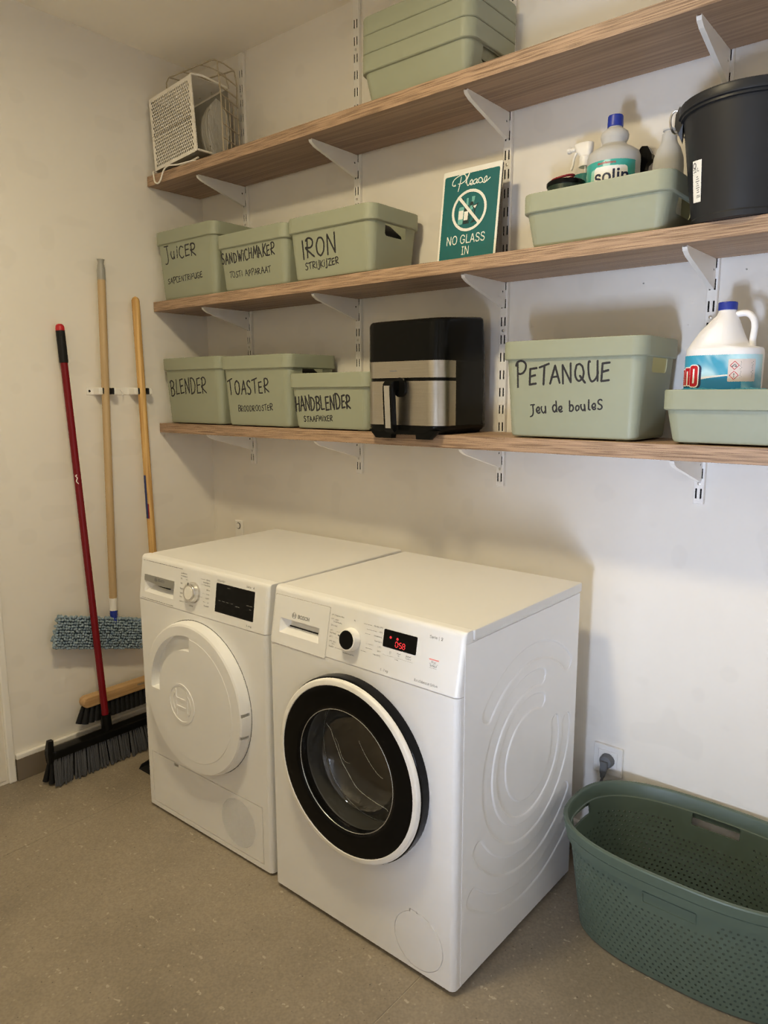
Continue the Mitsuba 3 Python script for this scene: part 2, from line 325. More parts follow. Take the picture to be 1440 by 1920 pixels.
for z, rn in rows:
    for x, cn in zip(UX, cols):
        k = thing('shelf_bracket', f'white triangular steel bracket under the {rn}, {cn}', 'bracket', 'white steel shelf brackets')
        scene[k] = {**br_d, 'to_world': T().translate([x, 0, z - ST - 0.0002])}
        scene[k + '__painted_hole_shade'] = {**pin_d, 'to_world': T().translate([x, 0, z - ST - 0.0002])}

# ================================================================== handwriting
def arc(cx, cy, rx, ry, a0, a1, n=12): 
    t = np.radians(np.linspace(a0, a1, n)); return [(cx + rx * math.cos(q), cy + ry * math.sin(q)) for q in t]
GL = {
 'A': (0.75, [[(0, 0), (0.38, 1)], [(0.38, 1), (0.75, 0)], [(0.12, 0.36), (0.66, 0.40)]]),
 'B': (0.66, [[(0.06, 0), (0.04, 1)], [(-0.04, 0.93), (0.3, 1.02), (0.56, 0.86), (0.48, 0.62), (0.1, 0.52)], [(0.1, 0.52), (0.5, 0.46), (0.64, 0.24), (0.46, 0.03), (0.06, 0.0)]]),
 'C': (0.66, [arc(0.40, 0.5, 0.38, 0.52, 55, 310)]),
 'D': (0.72, [[(0.06, 0), (0.06, 1)], [(0.0, 0.98), (0.36, 0.96), (0.66, 0.72), (0.68, 0.38), (0.44, 0.06), (0.02, 0.0)]]),
 'E': (0.62, [[(0.56, 0.98), (0.06, 0.94), (0.05, 0.02), (0.58, 0.05)], [(0.06, 0.5), (0.5, 0.55)]]),
 'F': (0.58, [[(0.58, 1.0), (0.06, 0.95), (0.04, 0)], [(0.05, 0.52), (0.46, 0.56)]]),
 'G': (0.72, [arc(0.38, 0.5, 0.37, 0.52, 50, 300) + [(0.68, 0.36), (0.36, 0.40)]]),
 'H': (0.68, [[(0.05, 0), (0.05, 1)], [(0.62, 0), (0.64, 1.0)], [(0.05, 0.48), (0.62, 0.54)]]),
 'I': (0.16, [[(0.08, 0), (0.10, 1)]]),
 'i': (0.18, [[(0.08, 0), (0.10, 0.72)], [(0.10, 0.93), (0.12, 0.98)]]),
 'J': (0.56, [[(0.05, 1.0), (0.55, 1.02)], [(0.36, 1.0), (0.40, 0.15), (0.28, -0.28), (0.0, -0.34)]]),
 'j': (0.30, [[(0.22, 0.72), (0.24, 0.0), (0.12, -0.26), (-0.06, -0.2)], [(0.22, 0.93), (0.24, 0.98)]]),
 'K': (0.64, [[(0.05, 0), (0.05, 1)], [(0.60, 0.98), (0.10, 0.46), (0.64, 0.0)]]),
 'L': (0.56, [[(0.06, 1), (0.04, 0.02), (0.56, 0.05)]]),
 'M': (0.88, [[(0, 0), (0.12, 1), (0.42, 0.30), (0.74, 1), (0.86, 0)]]),
 'N': (0.74, [[(0.04, 0), (0.06, 1), (0.66, 0.02), (0.70, 1.05)]]),
 'O': (0.74, [arc(0.37, 0.48, 0.35, 0.50, 100, 465, 18)]),
 'P': (0.62, [[(0.08, -0.12), (0.06, 1)], [(-0.06, 0.86), (0.28, 1.05), (0.58, 0.92), (0.54, 0.62), (0.08, 0.48)]]),
 'Q': (0.78, [arc(0.37, 0.5, 0.35, 0.48, 100, 465, 18), [(0.40, 0.28), (0.80, -0.10)]]),
 'R': (0.66, [[(0.06, 0), (0.05, 1)], [(-0.04, 0.92), (0.30, 1.03), (0.56, 0.86), (0.46, 0.58), (0.08, 0.50), (0.64, 0.0)]]),
 'S': (0.60, [[(0.56, 0.92), (0.30, 1.02), (0.08, 0.82), (0.20, 0.58), (0.46, 0.44), (0.54, 0.20), (0.32, 0.0), (0.02, 0.08)]]),
 'T': (0.66, [[(-0.02, 0.92), (0.70, 1.06)], [(0.34, 0.98), (0.32, 0)]]),
 'U': (0.68, [[(0.04, 1), (0.06, 0.25), (0.26, 0.0), (0.52, 0.14), (0.62, 0.5)], [(0.62, 1.0), (0.66, 0.0)]]),
 'u': (0.58, [[(0.04, 0.72), (0.06, 0.2), (0.24, 0.0), (0.46, 0.2)], [(0.50, 0.72), (0.54, 0.0)]]),
 'W': (0.92, [[(0, 1), (0.2, 0), (0.44, 0.66), (0.66, 0), (0.9, 1.02)]]),
 'X': (0.64, [[(0.02, 1), (0.62, 0)], [(0.60, 1), (0.0, 0)]]),
 'Z': (0.64, [[(0.02, 0.96), (0.60, 0.98), (0.04, 0.03), (0.64, 0.05)]]),
 'e': (0.48, [[(0.06, 0.34), (0.44, 0.42), (0.34, 0.66), (0.10, 0.56), (0.06, 0.16), (0.26, 0.0), (0.48, 0.1)]]),
 'd': (0.54, [[(0.44, 0.56), (0.20, 0.66), (0.04, 0.3), (0.18, 0.0), (0.42, 0.2)], [(0.46, 1.05), (0.50, 0.0)]]),
 'b': (0.54, [[(0.06, 1.05), (0.06, 0.02)], [(0.08, 0.42), (0.30, 0.62), (0.50, 0.34), (0.34, 0.02), (0.06, 0.06)]]),
 'o': (0.50, [arc(0.24, 0.32, 0.22, 0.32, 100, 460, 12)]),
 'n': (0.52, [[(0.04, 0.66), (0.06, 0.0)], [(0.07, 0.4), (0.28, 0.66), (0.44, 0.5), (0.48, 0.0)]]),
 'l': (0.24, [[(0.08, 1.05), (0.08, 0.12), (0.24, 0.02)]]),
 's': (0.40, [[(0.38, 0.60), (0.14, 0.64), (0.08, 0.46), (0.32, 0.30), (0.34, 0.06), (0.02, 0.04)]]),
 'p': (0.5, [[(0.05, 0.66), (0.05, -0.34)], [(0.06, 0.5), (0.3, 0.68), (0.48, 0.4), (0.3, 0.06), (0.06, 0.12)]]),
 ' ': (0.42, []),
}
def scrawl(s, x0, x1, z0, z1, h, w, seed, first=1.0):
    """Hand lettering between x0 and x1 on a baseline from z0 to z1, capitals about h tall, pen width w; a flat polygon in (x, z)."""
    r = np.random.default_rng(seed); adv, tot = [], 0.0
    for i, c in enumerate(s):
        k = first if i == 0 else 1.0
        adv.append((tot, k)); tot += (GL[c][0] + 0.24) * k
    tot -= 0.24; sx = (x1 - x0) / tot; lines = []
    for c, (a, k) in zip(s, adv):
        lean, up, sz = r.normal(0, 0.05), r.normal(0, 0.035), 1 + r.normal(0, 0.06)
        for st in GL[c][1]:
            p = np.array(st, float) * sz * k + r.normal(0, 0.013, (len(st), 2))
            px = x0 + (a + p[:, 0]) * sx + lean * p[:, 1] * h
            lines.append((np.c_[px, z0 + (z1 - z0) * (px - x0) / (x1 - x0) + (p[:, 1] + up) * h], c in 'BCDGJOPQRSUuebdonsjp'))
    polys = []
    for q, curved in lines:
        if len(q) > 2 and curved: q = smooth_path(np.c_[q, np.zeros(len(q))], 5 * len(q))[:, :2]
        polys.append(LineString(q).buffer(w * 0.43 * (1 + r.normal(0, 0.06)), 4))
    return unary_union(polys)

# ================================================================== green storage boxes
def storage_box(xc, z, H_, W=0.362, D=0.236, yf=-0.2485, rim=0.045, taper=0.012, texts=(), label='', group='green storage boxes', hole=True, seed=0, name='storage_box'):
    k = thing(name, label, 'storage box', group)
    yc = yf + D / 2; rc = 0.034; o = 0.0075
    S = lambda i, zz, r=rc: at(rrect(W - 2 * i, D - 2 * i, max(r - i * 0.6, 0.006), 7), zz, 0, 0)
    tb = o + taper; hb = H_ - rim
    secs = [S(tb + 0.010, 0.003), S(tb + 0.003, 0.0045), S(tb, 0.011), S(o, hb - 0.0008), S(0.0018, hb), S(0.0, hb + 0.0022), S(0.0, H_ - 0.003), S(0.0010, H_ - 0.0006), S(0.0028, H_),
            S(0.0042, H_ - 0.0012), S(0.0046, H_ - 0.004), S(o + 0.0026, hb - 0.004), S(tb + 0.0030, 0.012), S(tb + 0.012, 0.0065)]
    body = man(loft(secs))
    if hole:
        hz1, hz0 = hb - 0.002, hb - 0.036
        hp = extr(sbox(-0.048, hz0 - 0.0, 0.048, hz1 + 0.0).buffer(-0.010).buffer(0.010, 6).union(sbox(-0.048, hz0 + 0.012, 0.048, hz1)), W * 2)
        c = framed(hp, (-W, 0, 0), (0, 1, 0), (0, 0, 1))
        body = body - man(c)
    feet = [man(bevel_box(sx * (W / 2 - 0.06) - 0.016, sx * (W / 2 - 0.06) + 0.016, sy * (D / 2 - 0.05) - 0.01, sy * (D / 2 - 0.05) + 0.01, 0, 0.0045, 0.001)) for sx in (-1, 1) for sy in (-1, 1)]
    body = body + m3.Manifold.batch_boolean(feet, m3.OpType.Add)
    tw = T().translate([xc, yc, z])
    put(k, unman(body), 'm_green_box', 32, tw)
    if texts:
        zlo, zhi = z + 0.011, z + hb - 0.0008; ylo, yhi = yf + tb, yf + o
        up = np.array([0, yhi - ylo, zhi - zlo]); up /= np.linalg.norm(up)
        for i, t in enumerate(texts):
            m = extr(scrawl(t[0], t[1], t[2], t[3], t[4], t[5], t[6], seed * 31 + i + 5, t[7] if len(t) > 7 else 1.0), 0.0004)
            m.vertices[:, 1] = (m.vertices[:, 1] - zlo) / up[2]         # laid on the tapered front face
            part(k, 'marker_lettering', framed(m, (0, ylo - 0.0001, zlo), (1, 0, 0), up), 'm_ink', label='black handwritten marker lettering')
    return k
G_ = 'lidless sage green storage boxes'
storage_box(0.203, Z2, 0.246, texts=[('JuiCER', 0.079, 0.266, 1.835, 1.832, 0.037, 0.0052, 1.25), ('SAPCENTRiFUGE', 0.084, 0.294, 1.748, 1.753, 0.019, 0.0032)], seed=1, group=G_, label='tall sage green box on the middle shelf lettered JUICER')
storage_box(0.573, Z2, 0.186, W=0.356, yf=-0.253, texts=[('SANDWiCHMAKER', 0.420, 0.687, 1.781, 1.784, 0.033, 0.0050), ('TOSTi APPARAAT', 0.454, 0.663, 1.733, 1.731, 0.018, 0.0028)], seed=2, group=G_, label='low sage green box on the middle shelf lettered SANDWICHMAKER')
storage_box(0.934, Z2, 0.187, W=0.360, yf=-0.257, texts=[('IRON', 0.820, 0.960, 1.754, 1.754, 0.052, 0.0060), ('STRijKijZER', 0.828, 0.969, 1.720, 1.723, 0.019, 0.0036)], seed=3, group=G_, label='sage green box on the middle shelf lettered IRON')
storage_box(0.208, Z1, 0.246, texts=[('BLENDER', 0.074, 0.295, 1.338, 1.346, 0.055, 0.0056)], seed=4, group=G_, label='tall sage green box on the lowest shelf lettered BLENDER')
storage_box(0.573, Z1, 0.241, W=0.360, yf=-0.253, texts=[('TOASTER', 0.431, 0.643, 1.338, 1.346, 0.046, 0.0056, 1.15), ('BROODROOSTER', 0.475, 0.654, 1.280, 1.287, 0.019, 0.0030)], seed=5, group=G_, label='tall sage green box on the lowest shelf lettered TOASTER')
storage_box(0.9255, Z1, 0.176, W=0.350, yf=-0.262, texts=[('HANDBLENDER', 0.779, 1.020, 1.286, 1.297, 0.042, 0.0060), ('STAAFMiXER', 0.813, 0.939, 1.252, 1.258, 0.0165, 0.0032)], seed=6, group=G_, label='low sage green box on the lowest shelf lettered HANDBLENDER')
storage_box(1.721, Z1, 0.240, W=0.372, texts=[('PETANQUE', 1.580, 1.822, 1.361, 1.370, 0.0435, 0.0058, 1.18), ('Jeu de bouleS', 1.618, 1.807, 1.291, 1.303, 0.022, 0.0042)], seed=7, group=G_, label='tall sage green box on the lowest shelf lettered PETANQUE')
storage_box(1.763, Z2, 0.124, W=0.362, yf=-0.250, rim=0.044, group=G_, label='low unlettered sage green box on the middle shelf holding cleaning bottles')
storage_box(2.132, Z1, 0.119, W=0.372, yf=-0.253, rim=0.044, group=G_, label='low unlettered sage green box on the lowest shelf holding the bleach jug')
for i, (dz, w) in enumerate(((0, 'bottom of the stack of three on the top shelf'), (0.047, 'middle of the stack of three on the top shelf'), (0.094, 'topmost of the stack of three on the top shelf'))):
    storage_box(1.245 + 0.001 * i, Z3 + dz, 0.122, W=0.372, D=0.238, yf=-0.249, rim=0.046, taper=0.013 , group=G_, label=f'low sage green box, {w}')

# ================================================================== washing machine and dryer (local frame: x right, y to the wall, z up)
def ring_mesh(r0, r1, h, n=64): return extr(Point(0, 0).buffer(r1, n // 4).difference(Point(0, 0).buffer(r0, n // 4)), h)
def front(m, x, y, z): return framed(m, (x, y, z), (1, 0, 0), (0, 0, 1))      # flat drawing (x right, y up) facing the room
def seam_rect(x0, x1, z0, z1, w=0.0016, d=0.004, y=0.0):
    return [man(cube(x0 - w / 2, x1 + w / 2, y - d, y + d, zz - w / 2, zz + w / 2)) for zz in (z0, z1)] + [man(cube(xx - w / 2, xx + w / 2, y - d, y + d, z0, z1)) for xx in (x0, x1)]
def shell_front(W, z0, z1, depth=0.03, r=0.014):
    p = rrect(W, depth * 2, r, 7); p = Polygon(p).intersection(sbox(-W, -depth - 1, W, 0.0))
    xy = np.array(p.exterior.coords)[:-1]
    if Polygon(xy).exterior.is_ccw is False: xy = xy[::-1]
    return loft([at(xy, z0, W / 2, depth), at(xy, z1, W / 2, depth)])
def fascia(W, zs, ztop, tilt, depth=0.052, r=0.013):
    """Control panel: leans back by tilt from the seam up, rounded over at the top."""
    def sec(z, y, dy=0.0):
        p = Polygon(rrect(W, depth * 2, r, 7)).intersection(sbox(-W, -depth - 1, W, 0.0)); xy = np.array(p.exterior.coords)[:-1]
        if not Polygon(xy).exterior.is_ccw: xy = xy[::-1]
        o = at(xy, z, W / 2, depth); t = (o[:, 1] / depth)
        o[:, 1] = np.maximum(o[:, 1] * (depth - y) / depth + y, y)
        return o
    s = lambda z: tilt * (z - zs) / (ztop - zs)
    return loft([sec(zs, 0.0012), sec(zs + 0.0015, 0.0002), sec(zs + 0.003, s(zs + 0.003)), sec(ztop - 0.012, s(ztop - 0.012)), sec(ztop - 0.006, s(ztop - 0.006) + 0.0008), sec(ztop - 0.002, s(ztop) + 0.0030), sec(ztop, s(ztop) + 0.0075)])
class Panel:                                   # drawing plane of a leaning control panel
    def __init__(self, zs, ztop, tilt):
        self.zs, self.u = zs, np.array([0, tilt, ztop - zs]) / np.hypot(tilt, ztop - zs)
    def y(self, z): return self.u[1] / self.u[2] * (z - self.zs)
    def put(self, m, x, z, out=0.0):
        o = np.array([x, self.y(z), z]) + out * np.cross([1, 0, 0], self.u)
        return framed(m, o, (1, 0, 0), self.u)
def screen(w, h, r=0.002, d=0.0008): return extr(sbox(-w / 2 + r, -h / 2 + r, w / 2 - r, h / 2 - r).buffer(r, 4), d)
def logo_rings(r, d=0.0004):                   # anchor-in-a-circle mark
    t = r * 0.11
    c = Point(0, 0).buffer(r, 16).difference(Point(0, 0).buffer(r - t, 16))
    inner = [LineString([(sx * r * 0.42, -r * 0.62), (sx * r * 0.42, r * 0.62)]).buffer(t / 2) for sx in (-1, 1)] + [LineString([(-r * 0.42, s * r * 0.2), (r * 0.42, s * r * 0.2)]).buffer(t / 2) for s in (-1, 1)]
    side = [LineString([(r * 0.68 * math.cos(a), r * 0.68 * math.sin(a)) for a in np.radians(np.linspace(b - 38, b + 38, 9))]).buffer(t / 2) for b in (0, 180)]
    return unary_union([c] + inner + side)
def dash(x, z, w, t=0.0007): return affinity.translate(sbox(-w / 2, -t / 2, w / 2, t / 2), x, z)

# ---- washing machine
WX, WY, WR = 1.1192, -0.6813, -0.009
wt = T().translate([WX, WY, 0]).rotate([0, 0, 1], math.degrees(WR))
W, zb, zs, ztop, zlid, D = 0.598, 0.0128, 0.7095, 0.8478, 0.8237, 0.5633
wm = thing('washing_machine', 'white front loading washing machine with black round door beside the laundry basket', 'washing machine')
DC, DZ = 0.299, 0.4575
cab = cut(loft([at(rrect(W - 0.004, D - 0.031, 0.008, 4), z, W / 2, (D + 0.031) / 2) for z in (zb, zlid - 0.001)]), framed(trimesh.creation.cylinder(0.166, 0.62, sections=64), (DC, 0.0, DZ), (1, 0, 0), (0, 0, 1)))
part(wm, 'cabinet', cab, 'm_appliance_side', 25, wt)
def emboss(y, z):                              # pressed ring pattern of the side wall
    cy, cz = 0.315, 0.462
    r = np.hypot(y - cy, z - cz); a = np.degrees(np.arctan2(z - cz, cy - y)) % 360      # 0 = towards the room, counterclockwise seen from outside mirrored below
    a = (180 - a) % 360
    def band(rc, w, a0, a1):
        ang = ((a - a0) % 360); ln = (a1 - a0) % 360; m = (rc * np.radians(1))
        e = np.minimum(ang, ln - ang) * m; e = np.where(ang > ln, -1.0, e)
        k = np.clip(e / 0.016, 0, 1); k = np.sqrt(np.clip(1 - (1 - k) ** 2, 0, 1))
        t = np.abs(r - rc) / (w / 2 * np.maximum(k, 0.05)); f = np.clip((1.0 - t) / 0.52, 0, 1)
        return f * f * (3 - 2 * f) * (e > 0)
    return np.maximum.reduce([band(0.133, 0.042, 60, 385), band(0.193, 0.046, 70, 372), band(0.262, 0.048, 40, 143), band(0.268, 0.046, 208, 322), band(0.352, 0.048, 222, 312)])
ny, nz = 230, 330
yy, zz = np.meshgrid(np.linspace(0.024, D - 0.004, ny), np.linspace(zb + 0.002, zlid - 0.003, nz))
dep = emboss(yy, zz)
fid = np.arange(ny * nz).reshape(nz, ny)
q = np.stack([fid[:-1, :-1], fid[:-1, 1:], fid[1:, 1:], fid[1:, :-1]], -1).reshape(-1, 4)
gv = np.stack([W + 0.0008 - 0.0095 * dep, yy, zz], -1).reshape(-1, 3)
edge = np.r_[fid[0], fid[1:, -1], fid[-1, -2::-1], fid[-2:0:-1, 0]]
bv = gv[edge].copy(); bv[:, 0] = W - 0.0045; nb = len(edge); base = len(gv); e2 = np.arange(nb)
q2 = np.c_[edge, base + e2, base + (e2 + 1) % nb, np.roll(edge, -1)]
qq = np.vstack([q, q2])
part(wm, 'side_panel', tm(np.vstack([gv, bv]), np.vstack([qq[:, [0, 1, 2]], qq[:, [0, 2, 3]]])), 'm_appliance_side', 35, wt, label='pressed ring pattern side wall')
fr = man(shell_front(W, zb, zs - 0.0012))
disc_cut = framed(trimesh.creation.cylinder(0.158, 0.2, sections=64), (DC, 0, DZ), (1, 0, 0), (0, 0, 1))
flap_gap = framed(ring_mesh(0.0695, 0.0710, 0.006), (0.497, 0.003, 0.091), (1, 0, 0), (0, 0, 1))
fr = fr - man(disc_cut) - man(flap_gap) - man(bevel_box(0.4705, 0.4935, -0.004, 0.005, 0.1545, 0.1640, 0.001))
part(wm, 'front_panel', unman(fr), 'm_appliance', 30, wt)
part(wm, 'service_flap', front(extr(Point(0, 0).buffer(0.0692, 16), 0.0006), 0.497, 0.0, 0.091), 'm_appliance', 30, wt)
part(wm, 'flap_latch', bevel_box(0.4730, 0.4910, 0.0, 0.004, 0.1565, 0.1622, 0.0006), 'm_appliance_plastic', False, wt)
part(wm, 'latch_recess_shade', bevel_box(0.4705, 0.4935, 0.0035, 0.0048, 0.1545, 0.1640, 0.0005), 'm_black_matte', False, wt)  # black plate added in the recess as painted shade
part(wm, 'plinth', bevel_box(0.012, W - 0.012, 0.03, D - 0.02, 0.001, zb, 0.001), 'm_black_matte', False, wt)
PW = Panel(zs, ztop, 0.0255)
def wedge(x0, x1, z0, z1, dx, dz0, dz1, depth):
    a = [PW.put(tm([[0, 0, 0]], np.zeros((0, 3), int)), x, z, 0.0015).vertices[0] for x, z in ((x0, z0), (x1, z0), (x1, z1), (x0, z1))]
    b = [PW.put(tm([[0, 0, 0]], np.zeros((0, 3), int)), x, z, -depth).vertices[0] for x, z in ((x0 + dx, z0 + dz0), (x1 - dx, z0 + dz0), (x1 - dx, z1 - dz1), (x0 + dx, z1 - dz1))]
    return hull(a + b)
rec = man(wedge(0.036, 0.180, 0.735, 0.7725, 0.022, 0.020, 0.001, 0.018))
disp_c = man(PW.put(moved(screen(0.0955, 0.0405, 0.0025, 0.003), 0, 0, -0.0012), 0.4285, 0.7935))
part(wm, 'control_panel', unman(man(fascia(W, zs, ztop, 0.0255)) - rec - disp_c), 'm_appliance_plastic', 28, wt)
def drawer_front(x0, x1, z0, z1): return PW.put(moved(screen(x1 - x0, z1 - z0, 0.003, 0.0016), 0, 0, -0.0004), (x0 + x1) / 2, (z0 + z1) / 2)
part(wm, 'drawer_gap', PW.put(moved(extr(sbox(-0.0985, -0.0635, 0.0985, 0.0635).buffer(0.0004).difference(sbox(-0.08, -0.05, 0.08, 0.05)), 0.0003), 0, 0, 0.00005), 0.109, 0.7668), 'm_print_light', False, wt)
part(wm, 'detergent_drawer', unman(man(drawer_front(0.0115, 0.2065, 0.7045, 0.829)) - rec), 'm_appliance_plastic', 28, wt)
part(wm, 'drawer_grip', cat(PW.put(moved(screen(0.102, 0.0035, 0.0008, 0.002), 0, 0, -0.0175), 0.108, 0.7535), PW.put(moved(screen(0.098, 0.0016, 0.0004, 0.002), 0, 0, -0.0065), 0.108, 0.7722)), 'm_black_matte', False, wt)
part(wm, 'lid', bevel_box(-0.0015, W + 0.0028, 0.0532, D + 0.004, zlid, ztop, 0.0035, 0.006, 4), 'm_appliance_lid', 30, wt)
kx, kz = 0.2865, 0.7685
knob = PW.put(lathe([(0.0275, 0.0), (0.0278, 0.002), (0.0262, 0.0165), (0.0252, 0.0192), (0.0225, 0.0200), (0.0205, 0.0190)], 56, False, True), kx, kz, 0.0006)
kk = part(wm, 'program_knob', knob, 'm_white_paint', 40, wt)
part(kk, 'knob_face', PW.put(lathe([(0.0222, 0.0190), (0.0219, 0.0203)], 48, False, True), kx, kz, 0.0006), 'm_black_gloss', 40, wt, label='black knob face')
part(kk, 'pointer', PW.put(extr(LineString([(-0.0262, 0.006), (-0.0215, 0.0048)]).buffer(0.0011), 0.0014), kx, kz, 0.0195), 'm_black_matte', False, wt)
dk = part(wm, 'display', PW.put(moved(screen(0.0945, 0.0395, 0.0020, 0.0018), 0, 0, -0.0010), 0.4285, 0.7935), 'm_black_gloss', False, wt)
def seven(ch, x):
    segs = {'0': 'abcdef', '5': 'afgcd', '8': 'abcdefg'}[ch]; w, h = 0.0066, 0.0118; e = 0.0009
    P = dict(a=((0, h), (w, h)), b=((w, h), (w, h / 2)), c=((w, h / 2), (w, 0)), d=((0, 0), (w, 0)), e=((0, 0), (0, h / 2)), f=((0, h / 2), (0, h)), g=((0, h / 2), (w, h / 2)))
    out = []
    for s_ in segs:
        (ax, ay), (bx, by) = P[s_]; L = math.hypot(bx - ax, by - ay); ux, uy = (bx - ax) / L, (by - ay) / L
        out.append(LineString([(x + ax + ux * e, ay + uy * e), (x + bx - ux * e, by - uy * e)]).buffer(0.00075, cap_style=2))
    return out
digits = seven('0', 0) + seven('5', 0.0112) + seven('8', 0.0205) + [Point(0.0088, 0.0038).buffer(0.0008), Point(0.0088, 0.0082).buffer(0.0008)]
icons = [Point(-0.0155, 0.0185).buffer(0.0028, 8).difference(Point(-0.0155, 0.0185).buffer(0.0016, 8)), Point(-0.0155, 0.0185).buffer(0.0008), Point(0.0045, 0.0185).buffer(0.0030, 8).difference(Point(0.0045, 0.0185).buffer(0.0016, 8)), Point(0.0045, 0.0185).buffer(0.0008)]
scene[dk + '__digits'] = {**mikit.ply(PW.put(extr(unary_union(digits + icons), 0.0002), 0.4175, 0.7795, 0.0009), 'm_red_print'), 'to_world': wt, 'emitter': {'type': 'area', 'radiance': rgb(1.5, 0.06, 0.07)}}
labels[dk + '__digits'] = {'label': 'red lit digits 0:58'}
# printed lettering
P_ = []
def wtext(s, x, z, h, bold=False, anchor='l'): P_.append(PW.put(text(s, h, bold, 0.00025, anchor), x, z, 0.00005))
lg = part(wm, 'logo', cat(PW.put(extr(logo_rings(0.0078), 0.0004), 0.086, 0.7855, 0.0012), PW.put(text('BOSCH', 0.0088, True, 0.0004), 0.0985, 0.7812, 0.0012)), 'm_print', False, wt, kind='stuff', label='dark grey maker lettering and round mark')
wl = ['90°C Hygiene Plus', '60°C Jeans', 'Donkere was', '40°C Wol', '40°C', 'Mischwas', '30°C', '30°C Fijne was', 'Spoelen']
for s_, x, z in (('60°C Hygiene Plus', 0.213, 0.812), ('40°C Jeans', 0.213, 0.802), ('Donkere was', 0.221, 0.7965), ('30°C Wol', 0.214, 0.787), ('40°C', 0.213, 0.775), ('Mischwas', 0.213, 0.769), ('20°C', 0.213, 0.760), ('30°C Fijne', 0.213, 0.7495), ('was', 0.224, 0.7445), ('Spoelen', 0.214, 0.737)): wtext(s_, x, z, 0.0034)
for s_, z in (('Katoen 20°C', 0.8115), ('40°C', 0.8005), ('Kreukherst.', 0.790), ('Kort 40°C', 0.7785), ('60°C', 0.7675), ('90°C', 0.7575), ('Snel 20°C', 0.748)): wtext(s_, 0.3775, z, 0.0034, anchor='r')
wtext('Kreukherstellend', 0.262, 0.7315, 0.0034); wtext('Uit', 0.2865, 0.8115, 0.0034)
dashes = [dash(x - 0.2865, z - 0.7685, w) for x, z, w in ((0.331, 0.813, 0.026), (0.344, 0.802, 0.030), (0.333, 0.7915, 0.016), (0.343, 0.769, 0.022), (0.340, 0.759, 0.022), (0.325, 0.7495, 0.022), (0.241, 0.7765, 0.014), (0.242, 0.7615, 0.014), (0.247, 0.7375, 0.024))]
P_.append(PW.put(extr(unary_union(dashes), 0.00025), kx, kz, 0.00005))
wtext('Serie', 0.508, 0.8195, 0.0062); wtext('2', 0.5375, 0.8195, 0.0066, True)
P_.append(PW.put(extr(sbox(-0.0002, -0.004, 0.0002, 0.004), 0.00025), 0.5330, 0.8225, 0.00005))
wtext('Start', 0.526, 0.7680, 0.0042, anchor='c'); wtext('Reload', 0.526, 0.7605, 0.0042, anchor='c')
P_.append(PW.put(extr(unary_union([dash(0, 0.0035, 0.022, 0.0004), dash(0, -0.0055, 0.022, 0.0004)]), 0.00025), 0.526, 0.763, 0.00005))
wtext('Klaar', 0.430, 0.7650, 0.0034, anchor='c'); wtext('in', 0.430, 0.7600, 0.0034, anchor='c'); wtext('Speed', 0.4570, 0.7650, 0.0034, anchor='c'); wtext('Perfect', 0.4570, 0.7600, 0.0034, anchor='c')
P_.append(PW.put(extr(unary_union([dash(0, 0, 0.088, 0.0004), Point(-0.02, 0.0088).buffer(0.0026, 8).difference(Point(-0.02, 0.0088).buffer(0.0021, 8)), dash(-0.02, 0.0045, 0.004, 0.0004)]), 0.00025), 0.425, 0.7560, 0.00005))
wtext('3 sec.', 0.425, 0.7510, 0.0032, anchor='c')
wtext('1-7 kg', 0.381, 0.7190, 0.0052); wtext('EcoSilence Drive', 0.4795, 0.7195, 0.0058)
part(wm, 'printed_lettering', cat(*P_), 'm_print', False, wt, kind='stuff', label='small dark program names and lines')
part(wm, 'start_light', PW.put(extr(LineString([(-0.012, 0), (0.012, 0)]).buffer(0.0012), 0.0003), 0.526, 0.7755, 0.0001), 'm_pink', False, wt, label='pink start light strip')
# door
def fdoor(prof, mat, name, parent, n=72, cap0=False, cap1=True, sm=38, **k): return part(parent, name, front(lathe(prof, n, cap0, cap1), DC, 0, DZ), mat, sm, wt, **k)
wd = fdoor([(0.2270, 0.0005), (0.2275, 0.020), (0.2262, 0.0245), (0.2235, 0.0262), (0.160, 0.0262), (0.158, 0.02), (0.158, 0.0005)], 'm_black_gloss', 'door', wm, cap1=False, label='round black door with white trim ring')
fdoor([(0.2235, 0.0255), (0.2240, 0.0300), (0.2222, 0.0352), (0.2190, 0.0375), (0.2100, 0.0382), (0.2085, 0.0368), (0.2085, 0.0262)], 'm_white_paint', 'trim_ring', wd, cap1=False, label='white trim ring')
fdoor([(0.2083, 0.0262), (0.2083, 0.0360), (0.2060, 0.0374), (0.1620, 0.0384), (0.1560, 0.0378), (0.1525, 0.0345), (0.1515, 0.0262), (0.1515, 0.010)], 'm_black_gloss', 'glass_surround', wd, cap1=False, label='glossy black glass surround')
fdoor([(0.1512, 0.0330), (0.1490, 0.0300), (0.1460, 0.0100), (0.1400, -0.0200), (0.1270, -0.0420), (0.1000, -0.0560), (0.0600, -0.0640), (0.0200, -0.0665)][::1], 'm_glass_bowl', 'window_glass', wd, cap1=True, sm=60, label='clear bulging door glass')
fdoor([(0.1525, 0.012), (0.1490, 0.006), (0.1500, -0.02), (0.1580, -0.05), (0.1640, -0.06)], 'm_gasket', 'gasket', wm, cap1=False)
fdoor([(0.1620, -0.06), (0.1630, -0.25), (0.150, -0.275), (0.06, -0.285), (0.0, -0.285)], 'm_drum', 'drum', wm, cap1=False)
part(wd, 'glass_edge', front(moved(lathe([(0.1505, 0.0), (0.1512, 0.0012), (0.1498, 0.0018), (0.1490, 0.0006)], 72, False, False), 0, 0, 0.0328), DC, 0, DZ), 'm_silver', 40, wt)
ribs = [lathe([(rr, 0), (rr + 0.0008, 0.0012), (rr + 0.0022, 0.0016), (rr + 0.0036, 0)], 48, False, False) for rr in (0.022, 0.040, 0.058)]
